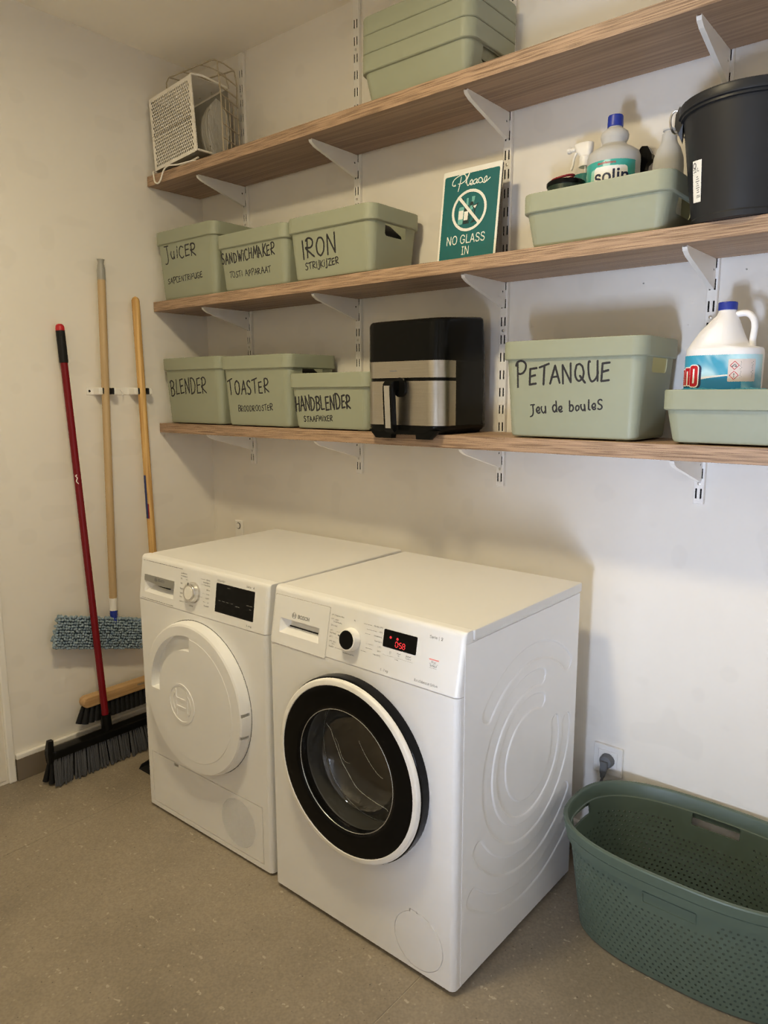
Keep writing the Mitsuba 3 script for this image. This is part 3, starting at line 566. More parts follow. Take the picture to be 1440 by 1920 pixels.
part(wm, 'drum_rings', front(cat(*ribs), DC, 0.283, DZ), 'm_silver', 40, wt)
def streak(pts, w, key):
    p = smooth_path([(DC + x, 0, DZ + z) for x, z in pts], 40); r = np.hypot(p[:, 0] - DC, p[:, 2] - DZ)
    p[:, 1] = -np.interp(r, [0, 0.02, 0.06, 0.10, 0.127, 0.14, 0.146], [-0.0665, -0.0665, -0.064, -0.056, -0.042, -0.02, 0.01]) + 0.002
    return tube(p, w * (0.5 + 0.8 * np.abs(np.sin(np.arange(40) * 0.9)) * np.r_[np.linspace(0.3, 1, 20), np.linspace(1, 0.3, 20)]), 6)
part(wd, 'water_streak', streak([(-0.121, 0.062), (-0.116, 0.016), (-0.103, -0.024), (-0.092, -0.047), (-0.078, -0.064), (-0.061, -0.082), (-0.049, -0.092), (-0.002, -0.108), (0.041, -0.110), (0.075, -0.107)], 0.0009, 0), 'm_streak', 40, wt)
part(wd, 'water_streak', streak([(-0.044, 0.024), (-0.023, -0.009), (-0.002, -0.030), (0.024, -0.046), (0.036, -0.049)], 0.0007, 1), 'm_streak', 40, wt)
part(wd, 'water_streak', streak([(-0.112, 0.016), (-0.101, -0.017), (-0.087, -0.041), (-0.070, -0.043)], 0.0006, 2), 'm_streak', 40, wt)

# ---- tumble dryer
DX, DY, DR = 0.4934, -0.6766, 0.0142
dt = T().translate([DX, DY, 0]).rotate([0, 0, 1], math.degrees(DR))
W, zb, zs, ztop, zlid, D = 0.5974, 0.0090, 0.7065, 0.8420, 0.8180, 0.5892
dm = thing('tumble_dryer', 'white tumble dryer with plain white round door beside the brooms', 'dryer')
part(dm, 'cabinet', loft([at(rrect(W - 0.002, D - 0.031, 0.008, 4), z, W / 2, (D + 0.031) / 2) for z in (zb, zlid - 0.001)]), 'm_appliance_side', 25, dt)
DC, DZ = 0.300, 0.4555
fr = man(shell_front(W, zb, zs - 0.0012))
fr = fr - m3.Manifold.batch_boolean(seam_rect(0.031, 0.563, 0.0255, 0.199, 0.0020, 0.009) , m3.OpType.Add) - man(bevel_box(0.148, 0.172, -0.003, 0.005, 0.186, 0.1955, 0.001)) - man(moved(framed(trimesh.creation.cylinder(0.078, 0.02, sections=48), (0, 0, 0), (1, 0, 0), (0, 0, 1)), 0.456, 0, 0.111))
part(dm, 'front_panel', unman(fr), 'm_appliance', 30, dt)
part(dm, 'flap_latch', bevel_box(0.152, 0.170, -0.0005, 0.004, 0.188, 0.1935, 0.0008), 'm_grey_plastic', False, dt)
holes = []
for i in range(13):
    r_ = 0.0050 + 0.0056 * i; n_ = max(6, int(2 * math.pi * r_ / 0.0062))
    if i == 0: n_ = 6
    for j in range(n_):
        a = 2 * math.pi * j / n_ + 0.17 * i
        holes.append(affinity.rotate(affinity.translate(sbox(-0.0022, -0.0017, 0.0022, 0.0017), 0, r_), math.degrees(a), origin=(0, 0)))
gr = Point(0, 0).buffer(0.0777, 16).difference(unary_union(holes))
part(dm, 'vent_grille', front(moved(extr(gr, 0.003), 0, 0, -0.003), 0.456, 0.0, 0.111), 'm_appliance', False, dt, label='round perforated air grille')
part(dm, 'vent_shade_backing', front(extr(Point(0, 0).buffer(0.0775, 16), 0.001), 0.456, 0.0085, 0.111), 'm_black_matte', False, dt)  # black disc added behind the grille so its holes look shaded
part(dm, 'plinth', bevel_box(0.012, W - 0.012, 0.03, D - 0.02, 0.001, zb, 0.001), 'm_black_matte', False, dt)
PW = Panel(zs, ztop, 0.0185)
rec = man(wedge(0.030, 0.185, 0.730, 0.786, 0.028, 0.024, 0.0005, 0.020))
disp_c = man(PW.put(moved(screen(0.163, 0.0825, 0.003, 0.003), 0, 0, -0.0012), 0.4625, 0.7735))
part(dm, 'control_panel', unman(man(fascia(W, zs, ztop, 0.0185)) - rec - disp_c), 'm_appliance_plastic', 28, dt)
part(dm, 'container_seam', PW.put(extr(dash(0, 0, 0.205, 0.0010), 0.0003), 0.121, 0.8285, 0.0001), 'm_print', False, dt)
part(dm, 'container_seam', PW.put(extr(dash(0, 0, 0.165, 0.0012), 0.0003), 0.105, 0.7120, 0.0001), 'm_print', False, dt)
hp = Polygon([(-0.0765, 0.0095), (0.0765, 0.0095), (0.0765, -0.0135), (0.056, -0.0150), (0.0, -0.0165), (-0.050, -0.0105), (-0.0765, -0.0085)])
gp = part(dm, 'container_grip', PW.put(moved(extr(hp, 0.0026), 0, 0, -0.0004), 0.108, 0.7765), 'm_grip', False, dt, label='silver grip of the water container')
part(gp, 'logo', cat(PW.put(extr(logo_rings(0.0062), 0.0003), 0.092, 0.7765, 0.0023), PW.put(text('BOSCH', 0.0072, True, 0.0003), 0.1015, 0.7730, 0.0023)), 'm_print', False, dt, kind='stuff', label='dark maker lettering and round mark')
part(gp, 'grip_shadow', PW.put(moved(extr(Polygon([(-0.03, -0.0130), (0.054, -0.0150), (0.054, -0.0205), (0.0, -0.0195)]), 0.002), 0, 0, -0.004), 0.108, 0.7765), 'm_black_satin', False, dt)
kx, kz = 0.2800, 0.7690
kk = part(dm, 'program_knob', PW.put(lathe([(0.0305, 0.0), (0.0308, 0.003), (0.0285, 0.0040), (0.0272, 0.0165), (0.0255, 0.0190), (0.0220, 0.0196), (0.0195, 0.0182)], 56, False, True), kx, kz, 0.0006), 'm_chrome', 40, dt, label='silver program knob')
part(kk, 'knob_face', PW.put(lathe([(0.0198, 0.0180), (0.0190, 0.0198)], 48, False, True), kx, kz, 0.0006), 'm_white_paint', 40, dt)
part(kk, 'pointer', PW.put(extr(LineString([(-0.004, 0.0285), (-0.003, 0.0225)]).buffer(0.0012), 0.0012), kx, kz, 0.0190), 'm_black_matte', False, dt)
dk = part(dm, 'display', PW.put(moved(screen(0.162, 0.0815, 0.0025, 0.0018), 0, 0, -0.0010), 0.4625, 0.7735), 'm_black_gloss', False, dt)
part(dk, 'display_marks', PW.put(extr(unary_union([dash(-0.028 + 0.001, 0.033, 0.012, 0.0007), dash(0.064, -0.0005, 0.024, 0.0008)] + [dash(x, -0.0075, 0.010, 0.0007) for x in (-0.062, -0.045, -0.028, -0.010)] + [dash(0.014, -0.0115, 0.018, 0.0009), dash(0.068, -0.010, 0.006, 0.001)]), 0.0002), 0.4625, 0.7735, 0.0009), 'm_grey_plastic', False, dt, kind='stuff')
P_ = []
for s_, z in (('Synthetisch', 0.8145), ('Handdoeken', 0.8065), ('Mix', 0.7985), ('Wol', 0.7845), ('Katoen', 0.7690), ('Sport', 0.7560), ('Dons', 0.7450), ('Snel 40', 0.7320)): wtext(s_, 0.214, z, 0.0038)
for s_, z in (('Katoen', 0.8120), ('Beddengoed', 0.8040), ('Overhemd', 0.7965), ('Warm', 0.7840), ('Koud', 0.7720), ('Tijd 30', 0.7600), ('Uit', 0.7480), ('Kreukvrij', 0.7380)): wtext(s_, 0.3520, z, 0.0038, anchor='r')
wtext('Katoen', 0.264, 0.7270, 0.0038)
P_.append(PW.put(extr(unary_union([dash(x - 0.28, z - 0.769, w) for x, z, w in ((0.244, 0.8005, 0.012), (0.247, 0.7865, 0.010), (0.2475, 0.7705, 0.008), (0.246, 0.734, 0.02), (0.318, 0.814, 0.022), (0.319, 0.7985, 0.012), (0.327, 0.7740, 0.012), (0.316, 0.762, 0.012), (0.330, 0.750, 0.012))]), 0.00025), kx, kz, 0.00005))
wtext('EXCLUSIV', 0.383, 0.8190, 0.0050); wtext('Serie', 0.508, 0.8205, 0.0058); wtext('4', 0.5355, 0.8205, 0.0062, True)
P_.append(PW.put(extr(sbox(-0.0002, -0.0035, 0.0002, 0.0035), 0.00025), 0.5315, 0.8230, 0.00005))
wtext('1-8 kg', 0.518, 0.7165, 0.0046)
part(dm, 'printed_lettering', cat(*P_), 'm_print', False, dt, kind='stuff', label='small dark program names and lines')
part(dm, 'lid', bevel_box(-0.001, W + 0.001, 0.0532, D + 0.004, zlid, ztop, 0.006, 0.010, 5), 'm_appliance_lid', 30, dt)
# dished door
body = man(framed(lathe([(0.2305, -0.002), (0.2310, 0.010), (0.2295, 0.022), (0.2265, 0.0310), (0.2215, 0.0345), (0.2150, 0.0352), (0.1895, 0.0362), (0.1885, 0.0370), (0.1870, 0.0372), (0.0, 0.0385)], 96, True, False), (DC, 0, DZ), (1, 0, 0), (0, 0, 1)))
sector = Point(0, 0).buffer(0.1945, 32).difference(Point(0, 0).buffer(0.150, 32)).intersection(Polygon([(0, 0), (0.02, 0.4), (-0.4, 0.4), (-0.4, -0.012)]))
hc = man(front(moved(extr(sector, 0.06), 0, 0, 0.0085), DC, 0, DZ))
notch = [man(framed(cube(0.2225, 0.26, -0.0050, 0.0050, 0.006, 0.040), (DC, 0, DZ), (math.cos(a), 0, math.sin(a)), (-math.sin(a), 0, math.cos(a)))) for a in np.radians((3.5, -13.5))]
for a in np.radians((3.5, -13.5)): part(dm, 'hinge_slot_shade', framed(cube(0.2235, 0.2262, -0.0049, 0.0049, 0.008, 0.0305), (DC, 0, DZ), (math.cos(a), 0, math.sin(a)), (-math.sin(a), 0, math.cos(a))), 'm_grey_plastic', False, dt)  # dark inserts filling the notches, shade put in as colour
ddoor = part(dm, 'door', unman(body - hc - m3.Manifold.batch_boolean(notch, m3.OpType.Add)), 'm_appliance_plastic', 24, dt, label='plain white dished door with a curved grip recess')
part(ddoor, 'seal_gap', front(ring_mesh(0.20, 0.2330, 0.0006), DC, 0, DZ), 'm_print', False, dt)
rg = logo_rings(0.062)
part(ddoor, 'raised_mark', front(moved(extr(rg, 0.0026), 0, 0, 0.0374), DC - 0.039, 0, DZ - 0.019), 'm_appliance_plastic', False, dt, label='raised round mark')

# what shows dark through two of the grip holes
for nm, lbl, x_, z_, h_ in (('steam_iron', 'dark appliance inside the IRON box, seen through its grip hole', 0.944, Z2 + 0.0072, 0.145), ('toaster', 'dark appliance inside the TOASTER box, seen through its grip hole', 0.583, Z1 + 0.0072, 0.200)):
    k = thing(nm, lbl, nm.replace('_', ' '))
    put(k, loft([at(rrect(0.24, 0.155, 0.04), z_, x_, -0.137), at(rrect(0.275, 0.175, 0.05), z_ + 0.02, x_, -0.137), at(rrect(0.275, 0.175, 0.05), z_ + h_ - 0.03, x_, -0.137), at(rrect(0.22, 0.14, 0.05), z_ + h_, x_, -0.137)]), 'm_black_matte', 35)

# ================================================================== sign on the middle shelf
sg = thing('sign', 'teal and white sign reading Please NO GLASS IN, propped on the middle shelf', 'sign')
so = np.array([1.243, -0.1235, Z2 + 0.0003]); su = np.array([0, 0.0335, 0.270]); su /= np.linalg.norm(su); SW, SH = 0.192, 0.272
def S_(m, x, v, out=0.0): return framed(m, so + np.array([x, 0, 0]) + su * v + np.cross([1, 0, 0], su) * out, (1, 0, 0), su)
part(sg, 'board', S_(moved(screen(SW, SH, 0.003, 0.003), SW / 2, SH / 2, -0.003), 0, 0), 'm_white_print')
part(sg, 'backing', S_(moved(screen(SW - 0.003, SH - 0.003, 0.003, 0.006), SW / 2, SH / 2, -0.0092), 0, 0), 'm_black_matte')
part(sg, 'strut', extr(Polygon([(0, 0), (0.05, 0), (0.04, 0.2), (0.01, 0.2)]), 0.003).apply_transform(trimesh.transformations.concatenate_matrices(trimesh.transformations.translation_matrix([1.31, -0.052, Z2 + 0.0005]), trimesh.transformations.rotation_matrix(math.pi / 2 + 0.17, [1, 0, 0]))), 'm_black_matte')
part(sg, 'field', S_(extr(sbox(0.012, 0.010, 0.180, 0.252).buffer(0.0055, 6).intersection(sbox(0, 0.004, SW, SH)), 0.0003), 0, 0, 0.0001), 'm_teal', label='teal printed field')
cx, cv, cr = 0.0965, 0.1550, 0.0570
tri = lambda *p: Polygon(p)
def C_(poly, out, mat, nm): part(sg, nm, S_(extr(poly, 0.0002), cx, cv, out), mat, kind=None)
b1 = Polygon([(-0.033, -0.036), (-0.021, -0.036), (-0.019, -0.032), (-0.017, 0.006), (-0.021, 0.016), (-0.022, 0.036), (-0.030, 0.036), (-0.030, 0.016), (-0.035, 0.006), (-0.035, -0.032)])
b2 = Polygon([(-0.017, -0.036), (-0.001, -0.036), (0.001, 0.004), (-0.004, 0.014), (-0.004, 0.034), (-0.011, 0.034), (-0.011, 0.014), (-0.017, 0.004)])
C_(unary_union([b1.intersection(sbox(-1, -1, 1, 0.012)), Polygon([(-0.011, 0.014), (-0.004, 0.014), (-0.0045, 0.034), (-0.0105, 0.034)]), Polygon([(0.006, 0.036), (0.017, 0.036), (0.014, 0.020), (0.011, 0.013), (0.007, 0.020)]), Polygon([(0.000, -0.004), (0.012, 0.002), (0.014, 0.013), (0.004, 0.012)])]), 0.0005, 'm_teal_light', 'bottles_light')
C_(unary_union([Polygon([(-0.030, 0.020), (-0.022, 0.020), (-0.022, 0.036), (-0.030, 0.036)]), b2.intersection(sbox(-1, -1, 1, 0.013)), Polygon([(0.001, 0.012), (0.013, 0.012), (0.012, 0.022), (0.003, 0.022)]), Polygon([(0.008, 0.010), (0.030, 0.016), (0.020, 0.000), (0.019, -0.028), (0.028, -0.033), (0.006, -0.036), (0.016, -0.028), (0.017, 0.000)]), LineString([(0.001, -0.036), (0.006, -0.002)]).buffer(0.0008)]), 0.0007, 'm_teal_dark', 'bottles_dark')
C_(unary_union([Polygon([(-0.034, -0.022), (-0.019, -0.022), (-0.018, 0.002), (-0.034, 0.002)]), Polygon([(-0.016, -0.026), (-0.003, -0.026), (-0.002, -0.002), (-0.016, -0.002)]), Polygon([(0.012, 0.009), (0.025, 0.012), (0.019, 0.002)])]), 0.0009, 'm_white_print', 'bottle_labels')
d45 = math.radians(-47)
C_(unary_union([Point(0, 0).buffer(cr, 24).difference(Point(0, 0).buffer(cr - 0.0078, 24)), LineString([(-0.052 * math.cos(d45), -0.052 * math.sin(d45)), (0.052 * math.cos(d45), 0.052 * math.sin(d45))]).buffer(0.0042, cap_style=2)]), 0.0011, 'm_white_print', 'prohibition_ring')
pl = [[(0.006, 0.006), (-0.003, 0.012), (0.0, 0.022), (0.016, 0.032), (0.034, 0.033), (0.040, 0.022), (0.030, 0.011), (0.016, 0.010)], [(0.024, 0.028), (0.021, 0.008), (0.017, -0.012)],
      [(0.040, 0.010), (0.046, 0.026), (0.050, 0.037), (0.046, 0.030), (0.043, 0.006), (0.046, 0.000), (0.052, 0.005)], [(0.052, 0.005), (0.060, 0.010), (0.058, 0.014), (0.053, 0.008), (0.056, 0.000), (0.063, 0.003)],
      [(0.074, 0.012), (0.067, 0.012), (0.063, 0.004), (0.067, 0.0), (0.075, 0.010), (0.074, 0.002), (0.078, 0.002)], [(0.079, 0.002), (0.086, 0.014), (0.091, 0.005), (0.087, 0.0), (0.082, 0.002)], [(0.091, 0.004), (0.104, 0.011), (0.103, 0.015), (0.097, 0.009), (0.099, 0.001), (0.108, 0.004), (0.114, 0.009)]]
script = unary_union([LineString(smooth_path(np.c_[np.array(q) * (1.06, 0.95), np.zeros(len(q))], 8 * len(q))[:, :2]).buffer(0.00135, 4) for q in pl] + [Point(0.006, 0.0065).buffer(0.0027)])
part(sg, 'script_lettering', S_(extr(script, 0.0003), 0.036, 0.224, 0.0005), 'm_white_print', label='white script word Please')
tx = text('NO GLASS', 0.0245, False, 0.0003); tx.vertices[:, 0] *= 0.128 / tx.bounds[1][0]
part(sg, 'lettering', S_(tx, 0.027, 0.0655, 0.0005), 'm_white_print', kind='stuff', label='white words NO GLASS')
tx = text('IN', 0.0235, False, 0.0003); tx.vertices[:, 0] *= 0.025 / tx.bounds[1][0]
part(sg, 'lettering', S_(tx, 0.0805, 0.0345, 0.0005), 'm_white_print', kind='stuff', label='white word IN')

# ================================================================== air fryer
af = thing('air_fryer', 'black and stainless steel air fryer at the shelf edge between the HANDBLENDER and PETANQUE boxes', 'air fryer')
AX, AY0, AY1 = 1.2405, -0.285, -0.024
AW, AD = 0.271, AY1 - AY0; AYC = (AY0 + AY1) / 2
def A_(z, w=AW, d=AD, r=0.044, y0=None): return at(rrect(w, d, r, 10), z, AX, (AY0 if y0 is None else y0) + d / 2)
hs_ = loft([A_(1.238, AW - 0.018, AD - 0.014, 0.040, AY0 + 0.006), A_(1.250, AW - 0.007, AD - 0.010, 0.042, AY0 + 0.006), A_(1.42, AW - 0.0045, AD - 0.012, 0.043, AY0 + 0.004), A_(1.4295, AW - 0.0045, AD - 0.012, 0.043, AY0 + 0.004),
                          A_(1.4305, AW, AD - 0.010), A_(1.527, AW, AD - 0.022), A_(1.534, AW - 0.004, AD - 0.026, 0.043, AY0 + 0.002), A_(1.538, AW - 0.014, AD - 0.036, 0.040, AY0 + 0.007), A_(1.5395, AW - 0.04, AD - 0.06, 0.032, AY0 + 0.02)])
hs_.vertices[:, 2] += 0.020 * np.clip((hs_.vertices[:, 1] - AY0) / AD, 0, 1) * np.clip((hs_.vertices[:, 2] - 1.432) / 0.10, 0, 1)      # the lid rises to the back
part(af, 'housing', hs_, 'm_black_satin', 30)
def front_band(z0, z1, mat, nm, o=0.0, ymax=-0.212, th=0.004, label=None):
    outer = Polygon(rrect(AW + 2 * o, AD + 2 * o, 0.044 + o, 14)).buffer(0); inner = outer.buffer(-th)
    cutp = sbox(-1, -1, 1, ymax - AYC)
    p = outer.difference(inner).intersection(cutp)
    return part(af, nm, moved(extr(p, z1 - z0), AX, AYC, z0), mat, 30, label=label)
front_band(1.3835, 1.4290, 'm_steel', 'upper_steel_band', 0.0, label='brushed steel band')
front_band(1.2535, 1.3745, 'm_steel', 'drawer_front', 0.001, label='brushed steel drawer front')
part(af, 'base', cut(loft([A_(1.2335, AW - 0.028, AD - 0.012, 0.040), A_(1.245, AW - 0.003, AD - 0.004, 0.044), A_(1.253, AW - 0.001, AD - 0.004, 0.044)]), cube(AX - 0.035, AX + 0.055, -1, -0.15, 1.20, 1.2395)), 'm_black_satin', 30)
for dx_, dy_ in ((-0.088, 0.0), (0.088, 0.0), (-0.088, 0.18), (0.088, 0.18)):
    yb = AY0 + 0.045 + dy_
    zf = Z1 + 0.0003
    part(af, 'foot', loft([at(rrect(0.040, 0.026, 0.010, 4), zf, AX + dx_, yb + 0.008), at(rrect(0.052, 0.034, 0.012, 4), 1.240, AX + dx_, yb + 0.006)]), 'm_black_matte', 30)
lip = cut(loft([at(rrect(AW - 0.072, 0.020, 0.009, 4), 1.2155, AX, AY0 + 0.0145), at(rrect(AW - 0.024, 0.030, 0.012, 4), 1.2400, AX, AY0 + 0.0165)]), cube(AX - 0.036, AX + 0.052, -1, 1, 1.20, 1.2275))
part(af, 'drawer_lip', lip, 'm_black_satin', 30)
hx = 1.2300
hb = extr(Polygon([(0.0, 1.373), (0.038, 1.373), (0.046, 1.366), (0.047, 1.35), (0.041, 1.244), (0.035, 1.236), (0.027, 1.238), (0.025, 1.25), (0.031, 1.345), (0.026, 1.352), (0.0, 1.352)]).buffer(0.0015), 0.030)
hk = part(af, 'drawer_handle', framed(hb, (hx + 0.015, AY0 + 0.002, 0), (0, -1, 0), (0, 0, 1)), 'm_black_satin', 30, label='black drawer handle with a steel strip')
strip = extr(LineString([(0.0488, 1.362), (0.0478, 1.34), (0.0418, 1.246)]).buffer(0.0012, cap_style=2), 0.019)
part(hk, 'handle_strip', framed(strip, (hx + 0.0095, AY0 + 0.002, 0), (0, -1, 0), (0, 0, 1)), 'm_silver', 30)
part(hk, 'release_button', framed(extr(LineString([(0, 0), (0, 0.016)]).buffer(0.0185, 10), 0.013), (hx + 0.016, AY0 + 0.001, 1.3495), (1, 0, 0), (0, 0, 1)), 'm_black_satin', 30)
part(af, 'maker_mark', framed(extr(dash(0, 0, 0.026, 0.0030), 0.0003), (1.215, AY0 - 0.0001, 1.4025), (1, 0, 0), (0, 0, 1)), 'm_print')
cp = thing('coiled_cable', 'dark coiled power cord on the lowest shelf beside the air fryer', 'cord')
put(cp, tube(smooth_path([(1.118, -0.06, 1.2335), (1.1175, -0.12, 1.2335), (1.119, -0.185, 1.236), (1.1175, -0.205, 1.246), (1.119, -0.19, 1.256), (1.118, -0.14, 1.252), (1.117, -0.08, 1.246)], 50), 0.0032, 8), 'm_black_satin', 40)

# ================================================================== cleaning bottles in the low box on the middle shelf
BZ = Z2 + 0.0070
hg = thing('cleaner_bottle', 'milky bottle with blue cap and green label in the low box on the middle shelf', 'bottle')
bx, by = 1.757, -0.118
part(hg, 'body', moved(lathe([(0.052, BZ), (0.059, BZ + 0.006), (0.061, BZ + 0.02), (0.061, 1.885), (0.0605, 1.893), (0.057, 1.902), (0.044, 1.911), (0.032, 1.917), (0.0275, 1.922), (0.0275, 1.926), (0.0315, 1.934), (0.0325, 1.941), (0.030, 1.949), (0.022, 1.955), (0.0165, 1.958), (0.0155, 1.962)], 56), bx, by, 0), 'm_milky', 40)
part(hg, 'cap', moved(lathe([(0.0178, 1.961), (0.0182, 1.963), (0.0176, 1.984), (0.0165, 1.9862)], 32), bx, by, 0), 'm_blue_cap', 40, label='blue screw cap')
def wrap_band(r, z0, z1, a0, a1, n=40):
    t = np.radians(np.linspace(a0, a1, n)); v = np.vstack([np.c_[r * np.cos(t), r * np.sin(t), np.full(n, z)] for z in (z0, z1)]); i = np.arange(n - 1)
    return tm(v, np.vstack([np.c_[i, i + 1, i + 1 + n], np.c_[i, i + 1 + n, i + n]]))
def wrap(m, r, a_mid):
    """flat drawing (x, y, thickness) bent round a cylinder of radius r, its x = 0 at angle a_mid (degrees)."""
    m = m.copy(); a = math.radians(a_mid) + m.vertices[:, 0] / r; q = r + m.vertices[:, 2]
    m.vertices = np.c_[q * np.cos(a), q * np.sin(a), m.vertices[:, 1]]; return m
lb = part(hg, 'label', moved(wrap_band(0.0614, 1.735, 1.8745, 195, 345), bx, by, 0), 'm_label_green', 40, label='green and white printed label')
def splitx(poly, n=14):
    x0, _, x1, _ = poly.bounds; c = np.linspace(x0 - 1e-6, x1 + 1e-6, n + 1)
    return unary_union([poly.intersection(sbox(c[i], -9, c[i + 1], 9)) for i in range(n)]) if n < 2 else [poly.intersection(sbox(c[i], -9, c[i + 1], 9)) for i in range(n)]
def ext_split(poly, h, n=14): return cat(*[extr(g_, h) for g_ in splitx(poly, n) if g_.area > 1e-9])
plate = affinity.rotate(sbox(-0.034, -0.016, 0.030, 0.016).buffer(0.008), 0)
part(lb, 'word_plate', moved(wrap(moved(ext_split(plate, 0.0002), 0, 1.8365, 0), 0.0616, 289), bx, by, 0), 'm_white_print', 40)
wd_ = text('solin', 0.0275, True, 0.0002, 'c'); wd_.vertices[:, 0] *= 1.0
part(lb, 'lettering', moved(wrap(moved(wd_, 0, 1.8245, 0), 0.0619, 289), bx, by, 0), 'm_navy', False, kind='stuff', label='dark blue bold lettering')
part(lb, 'small_lettering', moved(wrap(moved(text('desinfectans', 0.0052, True, 0.0002, 'c'), -0.012, 1.8655, 0), 0.0617, 289), bx, by, 0), 'm_red_print', False, kind='stuff')
sp = thing('spray_bottle', 'teal spray bottle with a white trigger in the low box on the middle shelf', 'spray bottle')
bx, by = 1.6665, -0.078
part(sp, 'liquid', moved(lathe([(0.024, BZ), (0.0268, BZ + 0.004), (0.0268, 1.878)], 32), bx, by, 0), 'm_liquid_teal', 40, label='teal liquid')
part(sp, 'body', moved(lathe([(0.0255, BZ - 0.0002), (0.028, BZ + 0.004), (0.028, 1.884), (0.0255, 1.893), (0.018, 1.900), (0.014, 1.903)], 32), bx, by, 0), 'm_clear_plastic', 40)
part(sp, 'collar', moved(lathe([(0.0160, 1.8985), (0.0168, 1.900), (0.0160, 1.9215), (0.0145, 1.923)], 28), bx, by, 0), 'm_white_paint', 40)
head = hull(np.vstack([at(rrect(0.026, 0.022, 0.008), 1.922, bx + 0.002, by), at(rrect(0.044, 0.024, 0.010), 1.938, bx - 0.004, by), at(rrect(0.050, 0.020, 0.009), 1.954, bx - 0.006, by), at(rrect(0.030, 0.012, 0.005), 1.958, bx - 0.004, by)]))
tk = part(sp, 'trigger_head', head, 'm_white_paint', 40)
part(tk, 'nozzle', moved(lathe([(0.0055, 0), (0.0055, 0.012), (0.0075, 0.013), (0.0075, 0.020), (0.0040, 0.021)], 20), bx - 0.028, by, 1.945, ry=-math.pi / 2), 'm_white_paint', 40)
part(tk, 'trigger', tube(smooth_path([(bx - 0.022, by, 1.938), (bx - 0.031, by, 1.927), (bx - 0.034, by, 1.912), (bx - 0.039, by, 1.898)], 14), 0.0035, 8), 'm_white_paint', 40)
part(sp, 'dip_tube', tube([(bx + 0.004, by - 0.01, 1.90), (bx + 0.012, by - 0.0245, 1.72)], 0.0018, 6), 'm_white_print', 40)
mb = thing('empty_bottle', 'translucent white bottle without a cap at the bucket side of the low box', 'bottle')
bx, by = 1.880, -0.100
part(mb, 'body', moved(lathe([(0.029, BZ), (0.0335, BZ + 0.005), (0.0340, 1.855), (0.0325, 1.872), (0.026, 1.892), (0.0185, 1.904), (0.0165, 1.912), (0.0160, 1.925)], 40), bx, by, 0), 'm_milky', 40)
part(mb, 'neck_ring', moved(lathe([(0.0115, 1.9235), (0.0120, 1.930), (0.0150, 1.9315), (0.0150, 1.9345), (0.0115, 1.9360)], 28), bx, by, 0), 'm_milky', 40)
bk = thing('scrub_brush', 'black brush head behind the milky bottle in the low box', 'brush')
bm = extr(Polygon([(0, 0), (0.012, 0.0), (0.014, 0.012), (0.027, 0.022), (0.026, 0.032), (0.016, 0.050), (0.004, 0.052), (-0.004, 0.04)]).buffer(0.002), 0.02)
part(bk, 'head', framed(bm, (1.803, -0.055, 1.866), (1, 0, 0), (0, 0, 1)), 'm_black_satin', 25)
part(bk, 'stem', bevel_box(1.802, 1.816, -0.074, -0.056, BZ - 0.0, 1.868, 0.002), 'm_black_satin')
tn = thing('tin', 'dark green round tin with a red band in the low box on the middle shelf', 'tin')
bx, by = 1.664, -0.176
part(tn, 'body', moved(lathe([(0.041, BZ), (0.043, BZ + 0.003), (0.043, 1.832), (0.041, 1.834)], 40), bx, by, 0), 'm_tin_green', 40)
part(tn, 'lid', moved(lathe([(0.0450, 1.832), (0.0455, 1.833), (0.0455, 1.840), (0.043, 1.8425)], 40), bx, by, 0), 'm_black_satin', 40)
part(tn, 'band', tube([(bx - 0.006 + 0.027 * math.cos(a), by - 0.005 + 0.022 * math.sin(a), 1.8490 + 0.0045 * math.sin(a + 0.8) + 0.003) for a in np.linspace(0, 2 * np.pi, 28)[:-1]], 0.0026, 8, True), 'm_red_strap', 40, label='red elastic band')

# ================================================================== black bucket
bu = thing('bucket', 'large black plastic bucket with a white label on the middle shelf', 'bucket')
bx, by = 2.068, -0.160
part(bu, 'body', moved(lathe([(0.100, Z2 + 0.0006), (0.1050, Z2 + 0.002), (0.1060, Z2 + 0.012), (0.1040, Z2 + 0.016), (0.1300, 1.905), (0.1360, 1.906), (0.1360, 1.911), (0.1400, 1.912), (0.1412, 1.916), (0.1412, 1.927), (0.1395, 1.931), (0.1330, 1.931), (0.1305, 1.926), (0.103, Z2 + 0.018), (0.06, Z2 + 0.012)], 72), bx, by, 0), 'm_bucket', 30)
def ear(a):
    e = hull([(r_, t_, z_) for r_, t_, z_ in ((0.130, -0.020, 1.905), (0.130, 0.020, 1.905), (0.139, -0.014, 1.888), (0.139, 0.014, 1.888), (0.132, -0.008, 1.872), (0.132, 0.008, 1.872), (0.148, -0.010, 1.905), (0.148, 0.010, 1.905), (0.147, -0.010, 1.928), (0.147, 0.010, 1.928), (0.139, -0.012, 1.944), (0.139, 0.012, 1.944), (0.133, -0.016, 1.930), (0.133, 0.016, 1.930))])
    return moved(e, bx, by, 0, rz=math.radians(a))
part(bu, 'ear', ear(192), 'm_bucket', 30); part(bu, 'ear', ear(12), 'm_bucket', 30)
ca, sa = math.cos(math.radians(192)), math.sin(math.radians(192))
def P3(r_, t_, z_): return (bx + r_ * ca - t_ * sa, by + r_ * sa + t_ * ca, z_)
wire = [P3(0.142, 0.006, 1.936), P3(0.153, 0.006, 1.935), P3(0.1565, 0.005, 1.929), P3(0.1555, 0.004, 1.905), P3(0.150, 0.0, 1.893)]
ang = np.radians(np.linspace(160, 2, 16)); arcp = [P3(0.150 * math.cos(q_), -0.1445 * math.sin(q_), 1.9015) for q_ in np.radians(np.linspace(8, 178, 30))]
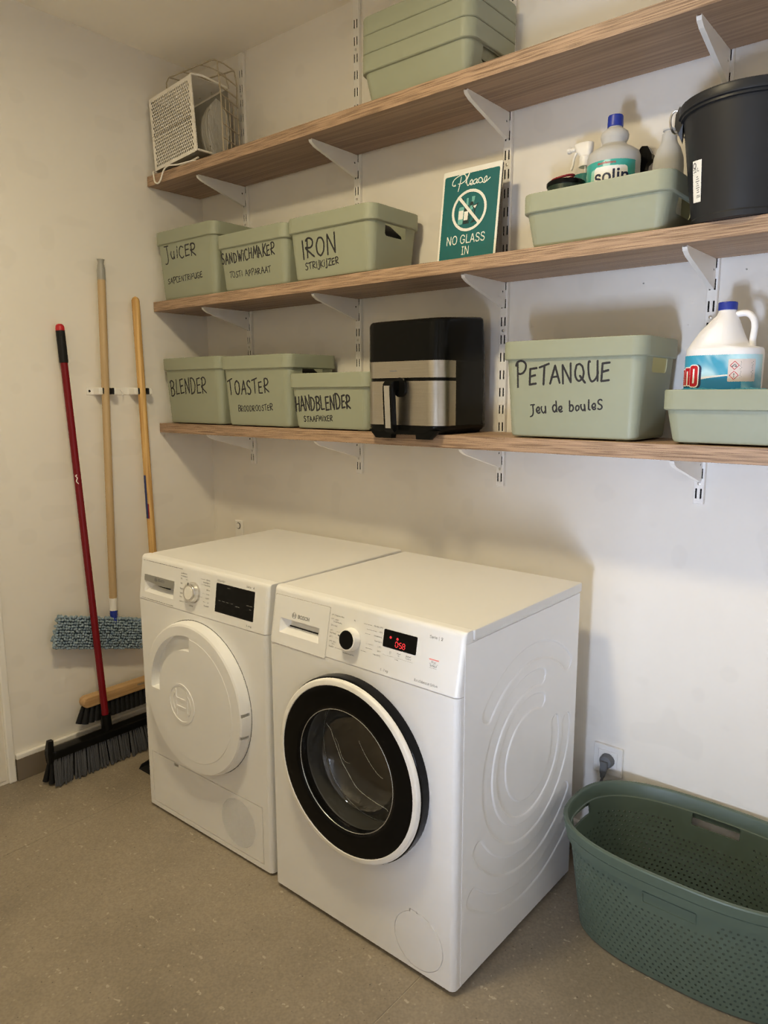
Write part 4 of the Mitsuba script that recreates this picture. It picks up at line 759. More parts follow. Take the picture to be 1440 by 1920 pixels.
part(bu, 'bail', tube(smooth_path(wire[:-1] + [P3(0.1535, 0.000, 1.900)] + arcp[1:], 90), 0.0022, 8), 'm_chrome', 40, label='wire bail handle')
lbk = moved(ext_split(affinity.rotate(sbox(-0.0145, -0.040, 0.0145, 0.040), -6), 0.0004, 6), 0, 0, 0)
def on_bucket(m, a, z, out):
    m = m.copy(); zz = z + m.vertices[:, 1]; r_ = np.interp(zz, [Z2 + 0.016, 1.905], [0.104, 0.130]) + out + m.vertices[:, 2]; t_ = math.radians(a) + m.vertices[:, 0] / 0.115
    m.vertices = np.c_[bx + r_ * np.cos(t_), by + r_ * np.sin(t_), zz]; return m
lk = part(bu, 'label', on_bucket(lbk, 229, 1.772, 0.0008), 'm_white_print', label='white price label')
part(lk, 'lettering', on_bucket(cat(moved(text('12 L', 0.007, True, 0.0002, 'c'), 0.0, 0.018, 0), moved(extr(Point(0, 0).buffer(0.006).difference(Point(0, 0).buffer(0.0035)), 0.0002), -0.004, 0.031, 0), moved(text('Z36', 0.005, True, 0.0002, 'c'), 0.003, -0.032, 0), *[moved(extr(dash(0, 0, 0.006 + 0.003 * (i % 3), 0.0016), 0.0002), 0.003, 0.008 - 0.0042 * i, 0) for i in range(8)]), 229, 1.772, 0.0013), 'm_print', kind='stuff')

# ================================================================== bleach jug and cloth on the lowest shelf
jg = thing('bleach_jug', 'white bleach jug with a blue cap and blue label on the lowest shelf', 'jug')
JX, JY = 2.037, -0.118; JZ = Z1 + 0.0070
def J(z, w, d, r, dx=0.0): return at(rrect(w, d, r, 8), z, JX + dx, JY)
shoulder = [(1.4385, 0.154, 0.107, 0.045, -0.001), (1.4430, 0.128, 0.100, 0.044, -0.011), (1.455, 0.113, 0.090, 0.042, -0.0125), (1.475, 0.090, 0.078, 0.036, -0.010), (1.497, 0.062, 0.058, 0.028, -0.004), (1.510, 0.044, 0.044, 0.0215, 0.0), (1.517, 0.037, 0.037, 0.0184, 0.0), (1.524, 0.034, 0.034, 0.0169, 0.0)]
part(jg, 'body', loft([J(JZ, 0.140, 0.094, 0.040), J(JZ + 0.006, 0.154, 0.108, 0.045), J(1.425, 0.158, 0.112, 0.046), J(1.434, 0.156, 0.110, 0.046)] + [J(*q_) for q_ in shoulder]), 'm_hdpe', 40)
part(jg, 'handle', tube(smooth_path([(JX + 0.012, JY, 1.508), (JX + 0.028, JY, 1.513), (JX + 0.044, JY, 1.511), (JX + 0.0545, JY, 1.499), (JX + 0.0575, JY, 1.475), (JX + 0.0590, JY, 1.434)], 40), 0.0070, 12), 'm_hdpe', 40)
part(jg, 'cap', moved(lathe([(0.0192, 1.5215), (0.0200, 1.523), (0.0200, 1.536), (0.0185, 1.5385)], 32), JX, JY, 0), 'm_blue_cap', 40, label='blue screw cap')
base_sec = rrect(0.1588, 0.1128, 0.0464, 12); seg = np.linalg.norm(np.diff(np.vstack([base_sec, base_sec[:1]]), axis=0), axis=1); acc = np.r_[0, np.cumsum(seg)]; per = acc[-1]
cl = np.vstack([base_sec, base_sec[:1]])
s0 = acc[np.argmin(np.abs(base_sec[:, 0]) + 10 * (base_sec[:, 1] > 0))]            # a point near the middle of the front
s0 = np.interp(0, [0], [acc[36 - 1] if len(base_sec) > 40 else 0])
fr_i = [i for i in range(len(base_sec)) if base_sec[i, 1] < -0.0563]; sL, sR = acc[min(fr_i)], acc[max(fr_i)]; sM = (sL + sR) / 2
def on_jug(m, x, z, out):
    m = m.copy(); s_ = (sM + x + m.vertices[:, 0]) % per; px = np.interp(s_, acc, cl[:, 0]); py = np.interp(s_, acc, cl[:, 1])
    qx = np.interp((s_ + 0.002) % per, acc, cl[:, 0]) - np.interp((s_ - 0.002) % per, acc, cl[:, 0]); qy = np.interp((s_ + 0.002) % per, acc, cl[:, 1]) - np.interp((s_ - 0.002) % per, acc, cl[:, 1])
    L_ = np.hypot(qx, qy) + 1e-9; o = out + m.vertices[:, 2]
    m.vertices = np.c_[JX + px + o * qy / L_, JY + py - o * qx / L_, z + m.vertices[:, 1]]; return m
jl = part(jg, 'label', on_jug(ext_split(sbox(-0.112, -0.06, 0.112, 0.06), 0.0002, 60), 0, 1.3625, 0.0001), 'm_label_cyan', 30, label='blue printed label')
part(jl, 'label_band', on_jug(ext_split(Polygon([(-0.11, -0.02), (0.03, -0.02), (0.03, 0.012), (0.0, 0.0125), (-0.04, 0.008), (-0.11, -0.004)]), 0.0002, 40), 0.022, 1.3640, 0.0004), 'm_label_blue', 30)
part(jl, 'label_wave', on_jug(ext_split(Polygon([(-0.10, -0.0025), (-0.04, 0.0085), (0.0, 0.0128), (0.03, 0.0125), (0.03, 0.016), (0.0, 0.016), (-0.04, 0.013), (-0.10, 0.005)]), 0.0002, 40), 0.022, 1.3640, 0.0007), 'm_white_print', 30)
def tall(letter, x):
    m = meshkit.text_mesh(letter, 0.03, 0.0002, True); b = m.bounds; m.apply_translation([-b[0][0], -b[0][1], 0]); b = m.bounds[1]
    m.vertices *= (0.0155 / b[0] if letter != 'M' else 0.021 / b[0], 0.043 / b[1], 1); m.apply_translation([x, 0, 0]); return m
def letter_poly(kind, w, h, t):
    if kind == 'O': return sbox(t, t, w - t, h - t).buffer(t, 6).difference(sbox(t * 1.25, t * 1.25, w - t * 1.25, h - t * 1.25).buffer(t * 0.12))
    return unary_union([sbox(0, 0, t, h), sbox(w - t, 0, w, h), sbox(t, h - 2 * t, w - t, h - t).buffer(t, 6).intersection(sbox(0, 0, w, h))]).difference(sbox(t, -1, w - t, h - t * 1.3))
wordp = unary_union([affinity.translate(letter_poly('N', 0.0165, 0.038, 0.0054), -0.0175, 0), affinity.translate(letter_poly('O', 0.0185, 0.046, 0.0062), 0.0, -0.003), affinity.translate(letter_poly('N', 0.013, 0.034, 0.0050), -0.0325, 0)])
xw = -0.0565
part(jl, 'lettering_shadow', on_jug(ext_split(affinity.translate(wordp.buffer(0.0032).buffer(0.004).buffer(-0.004), 0.0040, -0.001), 0.0002, 30), xw, 1.3575, 0.0008), 'm_navy', 30)
part(jl, 'lettering_outline', on_jug(ext_split(wordp.buffer(0.0024).buffer(0.003).buffer(-0.003), 0.0002, 30), xw, 1.3575, 0.0011), 'm_white_print', 30)
part(jl, 'lettering', on_jug(ext_split(wordp, 0.0002, 30), xw, 1.3575, 0.0014), 'm_red_print', 30, kind='stuff', label='tall red letters')
hz = part(jl, 'hazard_panel', on_jug(ext_split(sbox(-0.0255, -0.022, 0.0265, 0.022).buffer(0.002), 0.0002, 12), 0.052, 1.3885, 0.0008), 'm_label_cream', 30, label='cream hazard panel with two red diamonds')

def dia(x, z): d_ = affinity.rotate(sbox(-0.0068, -0.0068, 0.0068, 0.0068), 45, origin=(0, 0)); return affinity.translate(d_.difference(d_.buffer(-0.0011)), x, z), affinity.translate(d_.buffer(-0.001), x, z)
for x_, z_ in ((-0.0145, 0.0105), (-0.0150, -0.0105)):
    r_, w_ = dia(x_, z_)
    part(jg, 'hazard_diamond', on_jug(ext_split(r_, 0.0002, 6), 0.052, 1.3885, 0.0014), 'm_red_print', 30)
pic = unary_union([sbox(-0.0158, -0.0078, -0.0142, -0.0148 + 0.0075), Polygon([(-0.0161, -0.0062), (-0.0139, -0.0062), (-0.0145, -0.0118), (-0.0155, -0.0118)]), Point(-0.0150, -0.0140).buffer(0.0010), LineString([(-0.0200, 0.0085), (-0.0165, 0.0100), (-0.0160, 0.0125), (-0.0125, 0.0125)]).buffer(0.0008), LineString([(-0.0120, 0.0100), (-0.0105, 0.0075), (-0.0140, 0.0085)]).buffer(0.0008), sbox(-0.0198, 0.0068, -0.0165, 0.0076)])
part(jg, 'pictograms', on_jug(ext_split(pic, 0.0002, 6), 0.052, 1.3885, 0.0016), 'm_print', 30, kind='stuff')
part(jg, 'fine_print', on_jug(cat(*[extr(affinity.translate(dash(0, 0, 0.026 - 0.003 * (i % 3 == 1), 0.0011), 0.010 - 0.001 * (i % 2), 0.0185 - 0.0032 * i), 0.0002) for i in range(12)]), 0.052, 1.3885, 0.0012), 'm_print', 30, kind='stuff')
ct = thing('microfibre_cloth', 'blue fluffy cloth over the front of the low box on the lowest shelf', 'cloth')
nx_ = 70
xs_ = np.linspace(1.985, 2.300, nx_); r2 = np.random.default_rng(5)
top_ = 1.3475 + 0.0022 * r2.random(nx_) + 0.002 * np.sin(xs_ * 60)
rows_ = [np.c_[xs_, np.full(nx_, y_), z_] for y_, z_ in ((-0.2395, np.full(nx_, 1.330)), (-0.2390, top_ - 0.003), (-0.234, top_), (-0.226, top_ + 0.001 * r2.random(nx_)), (-0.219, top_ - 0.004), (-0.2185, np.full(nx_, 1.330)))]
secs_ = [np.array([rows_[k_][i] for k_ in range(6)]) for i in range(nx_)]
put(ct, loft([s_[::-1] for s_ in secs_]), 'm_blue_cloth')

# ================================================================== wire things on the top shelf
wb = thing('perforated_basket', 'white perforated metal basket standing on end at the left of the top shelf', 'basket')
pu = np.array([-0.021, 0.0, 0.2490]); pu /= np.linalg.norm(pu); pxd = np.cross(pu, [0, 1, 0]); pxd = -pxd if pxd[0] < 0 else pxd
PO = np.array([0.0345, -0.232, Z3 + 0.0165]); PWd, PHt = 0.262, 0.252
holes = []
for j in range(21):
    for i in range(22):
        x_ = 0.016 + 0.0104 * i + (0.0052 if j % 2 else 0); z_ = 0.016 + 0.0109 * j
        if x_ < PWd - 0.022: holes.append(affinity.translate(affinity.scale(Point(0, 0).buffer(1, 3), 0.0036, 0.0050), x_, z_))
pf = sbox(0, 0, PWd, PHt).difference(unary_union(holes))
part(wb, 'perforated_panel', framed(moved(extr(pf, 0.0012), 0, 0, -0.0012), PO, pxd, pu), 'm_perf', label='white perforated front panel')
Pw = lambda x, y, v: PO + pxd * x + pu * v + np.array([0, y, 0])
def bar(a, b, r_): return tube([a, b], r_, 8)
part(wb, 'edge_strip', framed(extr(sbox(PWd - 0.013, 0.0, PWd, PHt), 0.0022), PO + np.array([0, -0.0006, 0]), pxd, pu), 'm_perf')
part(wb, 'back_rim', tube([Pw(PWd - 0.003, 0.0, PHt), Pw(PWd + 0.01, 0.04, PHt + 0.002), Pw(PWd + 0.012, 0.10, PHt - 0.004), Pw(PWd + 0.008, 0.15, PHt - 0.006)], 0.004, 10), 'm_perf', 40)
part(wb, 'bottom_rim', tube([Pw(PWd - 0.003, 0.002, 0.004), Pw(PWd, 0.15, 0.004)], 0.004, 10), 'm_perf', 40)
part(wb, 'left_rim', tube([Pw(0.003, 0.002, 0.004), Pw(0.003, 0.15, 0.004)], 0.004, 10), 'm_perf', 40)
part(wb, 'back_panel', framed(moved(extr(sbox(0, 0, PWd, PHt - 0.004), 0.0012), 0, 0, -0.0012), PO + np.array([0, 0.155, 0]), pxd, pu), 'm_perf_inner_shaded')
part(wb, 'top_panel', hull([Pw(0.002, 0.003, PHt), Pw(PWd - 0.004, 0.003, PHt), Pw(0.002, 0.15, PHt), Pw(PWd - 0.004, 0.15, PHt), Pw(0.002, 0.003, PHt - 0.0012), Pw(PWd - 0.004, 0.003, PHt - 0.0012), Pw(0.002, 0.15, PHt - 0.0012), Pw(PWd - 0.004, 0.15, PHt - 0.0012)]), 'm_perf')
part(wb, 'bottom_panel', hull([Pw(0.002, 0.003, 0), Pw(PWd - 0.004, 0.003, 0), Pw(0.002, 0.15, 0), Pw(PWd - 0.004, 0.15, 0), Pw(0.002, 0.003, 0.0012), Pw(PWd - 0.004, 0.003, 0.0012), Pw(0.002, 0.15, 0.0012), Pw(PWd - 0.004, 0.15, 0.0012)]), 'm_perf_inner_shaded')
part(wb, 'left_panel', hull([Pw(0, 0.003, 0.002), Pw(0, 0.15, 0.002), Pw(0, 0.003, PHt - 0.002), Pw(0, 0.15, PHt - 0.002), Pw(0.0012, 0.003, 0.002), Pw(0.0012, 0.15, 0.002), Pw(0.0012, 0.003, PHt - 0.002), Pw(0.0012, 0.15, PHt - 0.002)]), 'm_perf_inner_shaded')
part(wb, 'mid_fold', bar(Pw(0.002, -0.0016, 0.118), Pw(PWd - 0.004, -0.0016, 0.118), 0.0009), 'm_wire', 40)
part(wb, 'foot_wire', tube(smooth_path([Pw(PWd * 0.1, 0.02, -0.012), Pw(PWd * 0.5, 0.02, -0.0125), Pw(PWd * 0.9, 0.02, -0.012)], 10), 0.0035, 8), 'm_perf', 40)
hc_ = thing('white_cable', 'thin white cable hanging over the left end of the top shelf', 'cable')
put(hc_, tube(smooth_path([(0.046, -0.228, Z3 + 0.004), (0.052, -0.2535, Z3 + 0.006), (0.060, -0.257, 2.128), (0.068, -0.258, 2.107), (0.086, -0.258, 2.100), (0.104, -0.258, 2.109), (0.120, -0.257, 2.134), (0.135, -0.2535, 2.1475), (0.175, -0.249, 2.1475), (0.25, -0.244, 2.1445), (0.29, -0.238, 2.1435)], 70), 0.0028, 8), 'm_perf', 40)
cc = thing('coiled_hose', 'grey coiled hose inside the perforated basket on the top shelf', 'hose')
pts = []
for q_ in np.linspace(0, 2 * np.pi * 2.6, 90):
    pts.append((0.276 + 0.010 * math.cos(q_) + 0.002 * math.sin(q_ * 0.7), -0.150 + (0.040 - 0.0006 * q_) * math.cos(q_ + 0.3), 2.232 + 0.082 * math.sin(q_) + 0.0015 * q_))
pts = np.array(pts); pts[:, 0] += 0.0065 * np.arange(90) / 90 * 2.6
put(cc, tube(pts, 0.0075, 8), 'm_cable', 40)
pb = thing('plastic_bag', 'crumpled clear plastic bag beside the perforated basket on the top shelf', 'bag')
ic = trimesh.creation.icosphere(4, 1.0); vv = ic.vertices.copy()
k_ = 1 + 0.30 * (meshkit.fbm(vv * 2.6 + 4, 4, 3) - 0.5) * 2 + 0.20 * np.abs(meshkit.noise(vv * 7 + 1, 8) - 0.5)
vv = vv * k_[:, None] * (0.016, 0.040, 0.095); ic.vertices = vv + (0.336, -0.170, Z3 + 0.104); ic.vertices[:, 2] = np.maximum(ic.vertices[:, 2], Z3 + 0.0008)
put(pb, ic, 'm_bag', False)
wr = thing('wire_rack', 'beige wire rack standing behind the perforated basket on the top shelf', 'rack')
def wpath(*p, r_=0.0024): part(wr, 'wire', tube(p, r_, 8), 'm_wire', 40)
ZT = 2.505
wpath((0.062, -0.185, 2.440), (0.064, -0.187, 2.464), (0.080, -0.187, 2.478), (0.335, -0.187, 2.470), (0.362, -0.187, 2.460), (0.366, -0.187, 2.420))
wpath((0.150, -0.120, 2.465), (0.328, -0.100, 2.462), (0.345, -0.100, 2.456), (0.350, -0.095, 2.410))
wpath((0.170, -0.187, 2.473), (0.190, -0.150, 2.470), (0.214, -0.105, 2.458), (0.214, -0.100, 2.412))
wpath((0.270, -0.187, 2.471), (0.285, -0.150, 2.468), (0.300, -0.105, 2.456), (0.306, -0.096, 2.412))
wpath((0.085, -0.187, 2.477), (0.100, -0.150, 2.474), (0.150, -0.112, 2.462), (0.150, -0.105, 2.412))
wpath((0.345, -0.187, 2.468), (0.352, -0.150, 2.464), (0.350, -0.105, 2.456))
wpath((0.366, -0.187, 2.420), (0.360, -0.15, 2.418), (0.350, -0.095, 2.408))
wpath((0.366, -0.187, 2.380), (0.360, -0.15, 2.378), (0.350, -0.095, 2.368))
RXs = 0.405
gx = lambda y_: 0.398 + (y_ + 0.205) * -0.60                      # the grid side of the rack stands slightly skewed
wpath((gx(-0.205) + 0.006, -0.205, Z3 + 0.003), (gx(-0.205), -0.205, 2.345), (0.366, -0.187, 2.420))
wpath((gx(-0.07) + 0.012, -0.07, Z3 + 0.003), (gx(-0.07), -0.07, 2.37), (0.350, -0.095, 2.408))
for zz_ in (2.155, 2.205, 2.25, 2.30, 2.34): wpath((gx(-0.205) + 0.003, -0.205, zz_), (gx(-0.07) + 0.006, -0.07, zz_ + 0.012), r_=0.002)
for yy_ in (-0.17, -0.137, -0.104): wpath((gx(yy_) + 0.006, yy_, Z3 + 0.003), (gx(yy_), yy_, 2.346), r_=0.0018)

# ================================================================== tools on the left wall
rl = thing('tool_rail', 'white tool holder rail with clips on the left wall', 'tool holder')
part(rl, 'rail', bevel_box(0.0004, 0.0034, -0.540, -0.296, 1.3385, 1.3655, 0.001), 'm_white_paint')
part(rl, 'screw', moved(lathe([(0.0042, 0), (0.0035, 0.0016)], 14), 0.0034, -0.5295, 1.352, ry=math.pi / 2), 'm_black_matte')
def clip(yc, r_):
    for s_ in (-1, 1):
        part(rl, 'clip_arm', bevel_box(0.0034, 0.044, yc + s_ * (r_ + 0.0155) - 0.0075, yc + s_ * (r_ + 0.0155) + 0.0075, 1.3395, 1.3645, 0.0025), 'm_white_paint')
        part(rl, 'rubber_roller', bevel_box(0.008, 0.047, yc + s_ * (r_ + 0.0042) - 0.0036, yc + s_ * (r_ + 0.0042) + 0.0036, 1.3405, 1.3635, 0.002), 'm_black_matte')
clip(-0.4785, 0.0137); clip(-0.3355, 0.0145)
part(rl, 'hook', tube(smooth_path([(0.0034, -0.408, 1.356), (0.016, -0.408, 1.350), (0.020, -0.408, 1.342), (0.018, -0.409, 1.338)], 10), 0.002, 6), 'm_white_paint', 40)
def pole_to(a, b, r_, n=20): return tube([a, b], r_, n)
mp = thing('mop', 'blue chenille flat mop with a brown wooden pole hung on the left wall', 'mop')
a_, b_ = np.array([0.0330, -0.4735, 1.745]), np.array([0.0480, -0.5140, 0.585])
part(mp, 'pole', tube([a_, a_ * 0.5 + b_ * 0.5, b_], 0.0137, 20), 'm_pole_brown', 40)
d_ = (a_ - b_) / np.linalg.norm(a_ - b_)
part(mp, 'hanging_cap', tube([a_ - d_ * 0.004, a_ + d_ * 0.03, a_ + d_ * 0.046, a_ + d_ * 0.052, a_ + d_ * 0.060, a_ + d_ * 0.066], [0.0146, 0.0142, 0.0115, 0.0098, 0.0108, 0.0135], 20), 'm_grey_plastic', 40, label='grey plastic cap')
part(mp, 'sleeve', tube([b_ + d_ * 0.003, b_ - d_ * 0.044], [0.0150, 0.0146], 20), 'm_white_paint', 40, label='white sleeve')
part(mp, 'connector', tube([b_ - d_ * 0.043, b_ - d_ * 0.092], [0.0140, 0.0125], 20), 'm_blue_cap', 40, label='blue connector')
MC = np.array([0.050, -0.570, 0.467]); my = np.array([0, 0.965, -0.262]); mz = np.array([0, 0.262, 0.965])
pad = framed(bevel_box(-0.172, 0.172, -0.052, 0.052, -0.014, 0.010, 0.008, 0.02, 4), MC, my, mz)
pk = part(mp, 'pad', pad, 'm_mop_band', 40)
nub = trimesh.creation.icosphere(1, 0.0049); nubs = []; rr_ = np.random.default_rng(11)
for i in range(37):
    for j in range(12):
        q_ = MC + my * (-0.176 + 0.0098 * i + rr_.normal(0, 0.0012)) + mz * (-0.054 + 0.0098 * j + rr_.normal(0, 0.0012)) + np.array([0.0135 - 0.006 * (abs(j - 5.5) / 5.5) ** 4 + rr_.normal(0, 0.0016), 0, 0])
        nubs.append(moved(nub, *q_, rx=rr_.uniform(0, 3), s=(1.25, 0.9, 1.15)))
for i in range(150):
    s_ = rr_.choice([-1, 1]); e_ = rr_.random()
    q_ = MC + (my * rr_.uniform(-0.176, 0.176) + mz * s_ * 0.056 if e_ < 0.7 else my * -0.178 + mz * rr_.uniform(-0.054, 0.054)) + np.array([rr_.uniform(-0.012, 0.012), 0, 0])
    nubs.append(moved(nub, *q_))
part(mp, 'chenille', cat(*nubs), 'm_mop_blue', True, kind='stuff', label='blue grey chenille nubs')
br = thing('broom', 'pine handled broom with black bristles hung on the left wall', 'broom')
a_, b_ = np.array([0.0340, -0.3435, 1.682]), np.array([0.0600, -0.3360, 0.235])
d_ = (a_ - b_) / np.linalg.norm(a_ - b_)
part(br, 'pole', tube([b_, a_, a_ + d_ * 0.006, a_ + d_ * 0.0115, a_ + d_ * 0.0145], [0.0143, 0.0143, 0.0125, 0.008, 0.002], 20), 'm_pole_pine', 40)
p9 = b_ + d_ * ((0.975 - b_[2]) / d_[2])
t_ = np.radians(np.linspace(190, 300, 14)); u_ = np.cross(d_, [1, 0, 0]); u_ /= np.linalg.norm(u_); w_ = np.cross(u_, d_)
def pole_patch(z0, z1, a0, a1, mat, nm):
    t_ = np.radians(np.linspace(a0, a1, 12)); R_ = 0.0146; v_ = []
    for z_ in (z0, z1):
        c_ = b_ + d_ * ((z_ - b_[2]) / d_[2]); v_ += [c_ + R_ * np.array([math.cos(q_), math.sin(q_), 0]) for q_ in t_]
    i_ = np.arange(11); part(br, nm, tm(v_, np.vstack([np.c_[i_, i_ + 1, i_ + 13], np.c_[i_, i_ + 13, i_ + 12]])), mat, True)
pole_patch(0.868, 1.035, 232, 300, 'm_sticker_blue', 'sticker'); pole_patch(0.868, 0.925, 300, 318, 'm_red_strap', 'sticker_edge')
part(br, 'head', framed(bevel_box(-0.235, 0.235, -0.020, 0.020, -0.021, 0.021, 0.006, 0.018, 5), (0.062, -0.437, 0.228), (0, 1, 0), (0, 0, 1)), 'm_pine_head', 40)
part(br, 'head_mark', framed(text('HARA', 0.008, True, 0.0003), (0.0832, -0.4560, 0.231), (0, 1, 0), (0, 0, 1)), 'm_print', kind='stuff')
def tuft(w0, w1, t0, t1, h_, n=10):                    # a bristle tuft, top at the origin, fanning out downwards
    return loft([at(ell(w1, t1, n), -h_), at(ell((w0 + w1) / 2 * 1.02, (t0 + t1) / 2, n), -h_ * 0.5), at(ell(w0, t0, n), 0.0)])
bt_d = mikit.ply(tuft(0.0062, 0.0105, 0.0075, 0.013, 0.062), 'm_black_matte', 40)
for i in range(47):
    k = numbered(f'{br}__bristle_tuft'); f_ = (i - 23) / 23
    scene[k] = {**bt_d, 'to_world': T().translate([0.062 + (0.006 if i % 2 else -0.006), -0.437 + 0.0098 * (i - 23), 0.2092]).rotate([1, 0, 0], float(17 * np.sign(f_) * abs(f_) ** 3)).rotate([0, 1, 0], -4.0 if i % 2 else 4.0)}
rb = thing('push_broom', 'red handled push broom with grey bristles leaning on the left wall', 'broom')
a_, b_ = np.array([0.0235, -0.6330, 1.578]), np.array([0.1260, -0.6170, 0.190])
d_ = (a_ - b_) / np.linalg.norm(a_ - b_); L_ = np.linalg.norm(a_ - b_)
part(rb, 'handle', tube([b_ - d_ * 0.03, a_ - d_ * 0.13], 0.0122, 20), 'm_red_tube', 40, label='dark red tube handle')
part(rb, 'grip', tube([a_ - d_ * 0.131, a_ - d_ * 0.129, a_ - d_ * 0.024, a_ - d_ * 0.022], [0.0125, 0.0148, 0.0148, 0.0140], 20), 'm_black_matte', 40, label='black grip')
part(rb, 'end_cap', tube([a_ - d_ * 0.0225, a_ - d_ * 0.012, a_ - d_ * 0.004, a_, a_ + d_ * 0.001], [0.0148, 0.0148, 0.0125, 0.008, 0.002], 20), 'm_red_cap', 40, label='red end cap')
pole_ink = [b_ + d_ * q_ for q_ in (0.86, 0.885)]
part(rb, 'handle_mark', framed(extr(unary_union([LineString([(-0.003, 0.012), (0.003, 0.004), (-0.002, -0.008), (0.004, -0.016)]).buffer(0.0014), Point(0.001, 0.014).buffer(0.0022)]), 0.0012), pole_ink[0] + np.array([0.0085, -0.0078, 0]), (0.68, 0.73, 0), d_), 'm_white_print')
part(rb, 'socket', tube([b_ - d_ * 0.005, b_ - d_ * 0.03, b_ - d_ * 0.072], [0.0180, 0.0188, 0.0195], 20), 'm_black_satin', 40, label='black socket')
HX, HZ = 0.136, 0.116; HL0, HL1 = -0.836, -0.400; HC = (HL0 + HL1) / 2
part(rb, 'head', framed(bevel_box(HL0, HL1, -0.024, 0.024, -0.016, 0.014, 0.006, 0.02, 5), (HX, 0, HZ), (0, 1, 0), (-1, 0, 0)).apply_transform(np.eye(4)), 'm_black_satin', 40)
part(rb, 'bumper', hull(np.vstack([at(rrect(0.030, 0.020, 0.006), 0.088, HX, HL0 + 0.004), at(rrect(0.034, 0.022, 0.006), 0.125, HX, HL0 + 0.003), at(rrect(0.020, 0.018, 0.004), 0.168, HX + 0.004, HL0 + 0.006)])), 'm_black_satin', 40)
def strands(h_, seed, n=11, sp=0.0046, fan=0.0052):
    q_ = np.random.default_rng(seed); out = []
    for i in range(n):
        a_ = q_.uniform(0, 2 * np.pi); r_ = sp * math.sqrt(q_.random()); x_, y_ = r_ * math.cos(a_), r_ * math.sin(a_); k_ = 1 + fan / sp * q_.uniform(0.5, 1.2); l_ = h_ * q_.uniform(0.955, 1.0)
        out.append(loft([at(ell(0.0017, 0.0017, 5), -l_, x_ * k_, y_ * k_), at(ell(0.0018, 0.0018, 5), -l_ * 0.5, x_ * (1 + k_) / 2, y_ * (1 + k_) / 2), at(ell(0.0016, 0.0016, 5), 0.0, x_, y_)]))
    return cat(*out)
gt_d = [mikit.ply(strands(h_, 40 + i), 'm_bristle_grey', True) for i, h_ in enumerate((0.103, 0.1055, 0.104))]
dk_d = mikit.ply(tuft(0.0056, 0.0085, 0.0056, 0.0105, 0.099), 'm_black_matte', 40)
rr_ = np.random.default_rng(3); NT = 28
for row_, (ox, tl) in enumerate(((0.012, -7.5), (-0.004, 3.0), (-0.016, 9.0))):
    for i in range(NT):
        f_ = (i - (NT - 1) / 2) / ((NT - 1) / 2); k = numbered(f'{rb}__bristle_tuft')
        fan = 7 * f_ + rr_.normal(0, 2.2)
        scene[k] = {**(gt_d[(i + row_) % 3] if row_ < 1 else dk_d), 'to_world': T().translate([HX + ox, HC + 0.0150 * (i - (NT - 1) / 2), 0.1065]).rotate([1, 0, 0], float(fan)).rotate([0, 1, 0], float(tl + rr_.normal(0, 1.5)))}
dp_ = thing('dustpan', 'black dustpan on the floor behind the dryer, its corner showing', 'dustpan')
part(dp_, 'tray', cut(hull([(0.262, -0.575, 0.001), (0.470, -0.575, 0.001), (0.262, -0.35, 0.001), (0.470, -0.35, 0.001), (0.262, -0.35, 0.05), (0.470, -0.35, 0.05), (0.262, -0.565, 0.014), (0.470, -0.565, 0.014)]), hull([(0.266, -0.60, 0.0035), (0.466, -0.60, 0.0035), (0.266, -0.355, 0.0035), (0.466, -0.355, 0.0035), (0.266, -0.355, 0.09), (0.466, -0.355, 0.09), (0.266, -0.60, 0.06), (0.466, -0.60, 0.06)])), 'm_black_matte')
part(dp_, 'handle', tube([(0.366, -0.352, 0.03), (0.366, -0.23, 0.05)], 0.011, 12), 'm_black_matte', 40)

# ================================================================== outlets
ol = thing('power_outlet', 'white wall outlet above the green laundry basket', 'outlet')
OX, OZ = 1.7730, 0.3165
part(ol, 'frame', cut(bevel_box(OX - 0.0415, OX + 0.0415, -0.0105, -0.0004, OZ - 0.0425, OZ + 0.0425, 0.002), cube(OX - 0.0278, OX + 0.0278, -0.02, -0.004, OZ - 0.0278, OZ + 0.0278)), 'm_white_paint')
part(ol, 'insert', cut(bevel_box(OX - 0.0274, OX + 0.0274, -0.0112, -0.0035, OZ - 0.0274, OZ + 0.0274, 0.001), framed(trimesh.creation.cylinder(0.0205, 0.012, sections=40), (OX, -0.012, OZ), (1, 0, 0), (0, 0, 1))), 'm_white_paint')
pg = thing('mains_plug', 'grey mains plug with its cable in the wall outlet', 'plug')
part(pg, 'body', framed(lathe([(0.0195, 0.0), (0.0200, 0.002), (0.0195, 0.016), (0.0165, 0.022), (0.010, 0.024)], 36), (OX, -0.0064, OZ), (1, 0, 0), (0, 0, 1)), 'm_cord', 35)
part(pg, 'cable_outlet', hull(np.vstack([at(rrect(0.022, 0.016, 0.005), OZ + 0.004, OX - 0.001, -0.0300), at(rrect(0.020, 0.015, 0.005), OZ - 0.024, OX - 0.003, -0.0300), at(rrect(0.012, 0.012, 0.005), OZ - 0.044, OX - 0.005, -0.0300)])), 'm_cord', 35)
part(pg, 'cable', tube(smooth_path([(OX - 0.005, -0.030, OZ - 0.042), (OX - 0.008, -0.030, OZ - 0.058), (OX - 0.018, -0.0265, OZ - 0.078), (OX - 0.026, -0.0225, OZ - 0.12), (OX - 0.032, -0.0205, OZ - 0.19), (OX - 0.05, -0.0205, OZ - 0.22)], 40), 0.0036, 10), 'm_cord', 40)
so_ = thing('wall_socket', 'small beige wall socket peeking above the tumble dryer', 'socket')
part(so_, 'housing', bevel_box(0.148, 0.192, -0.012, -0.0004, 0.748, 0.829, 0.004), 'm_white_paint')
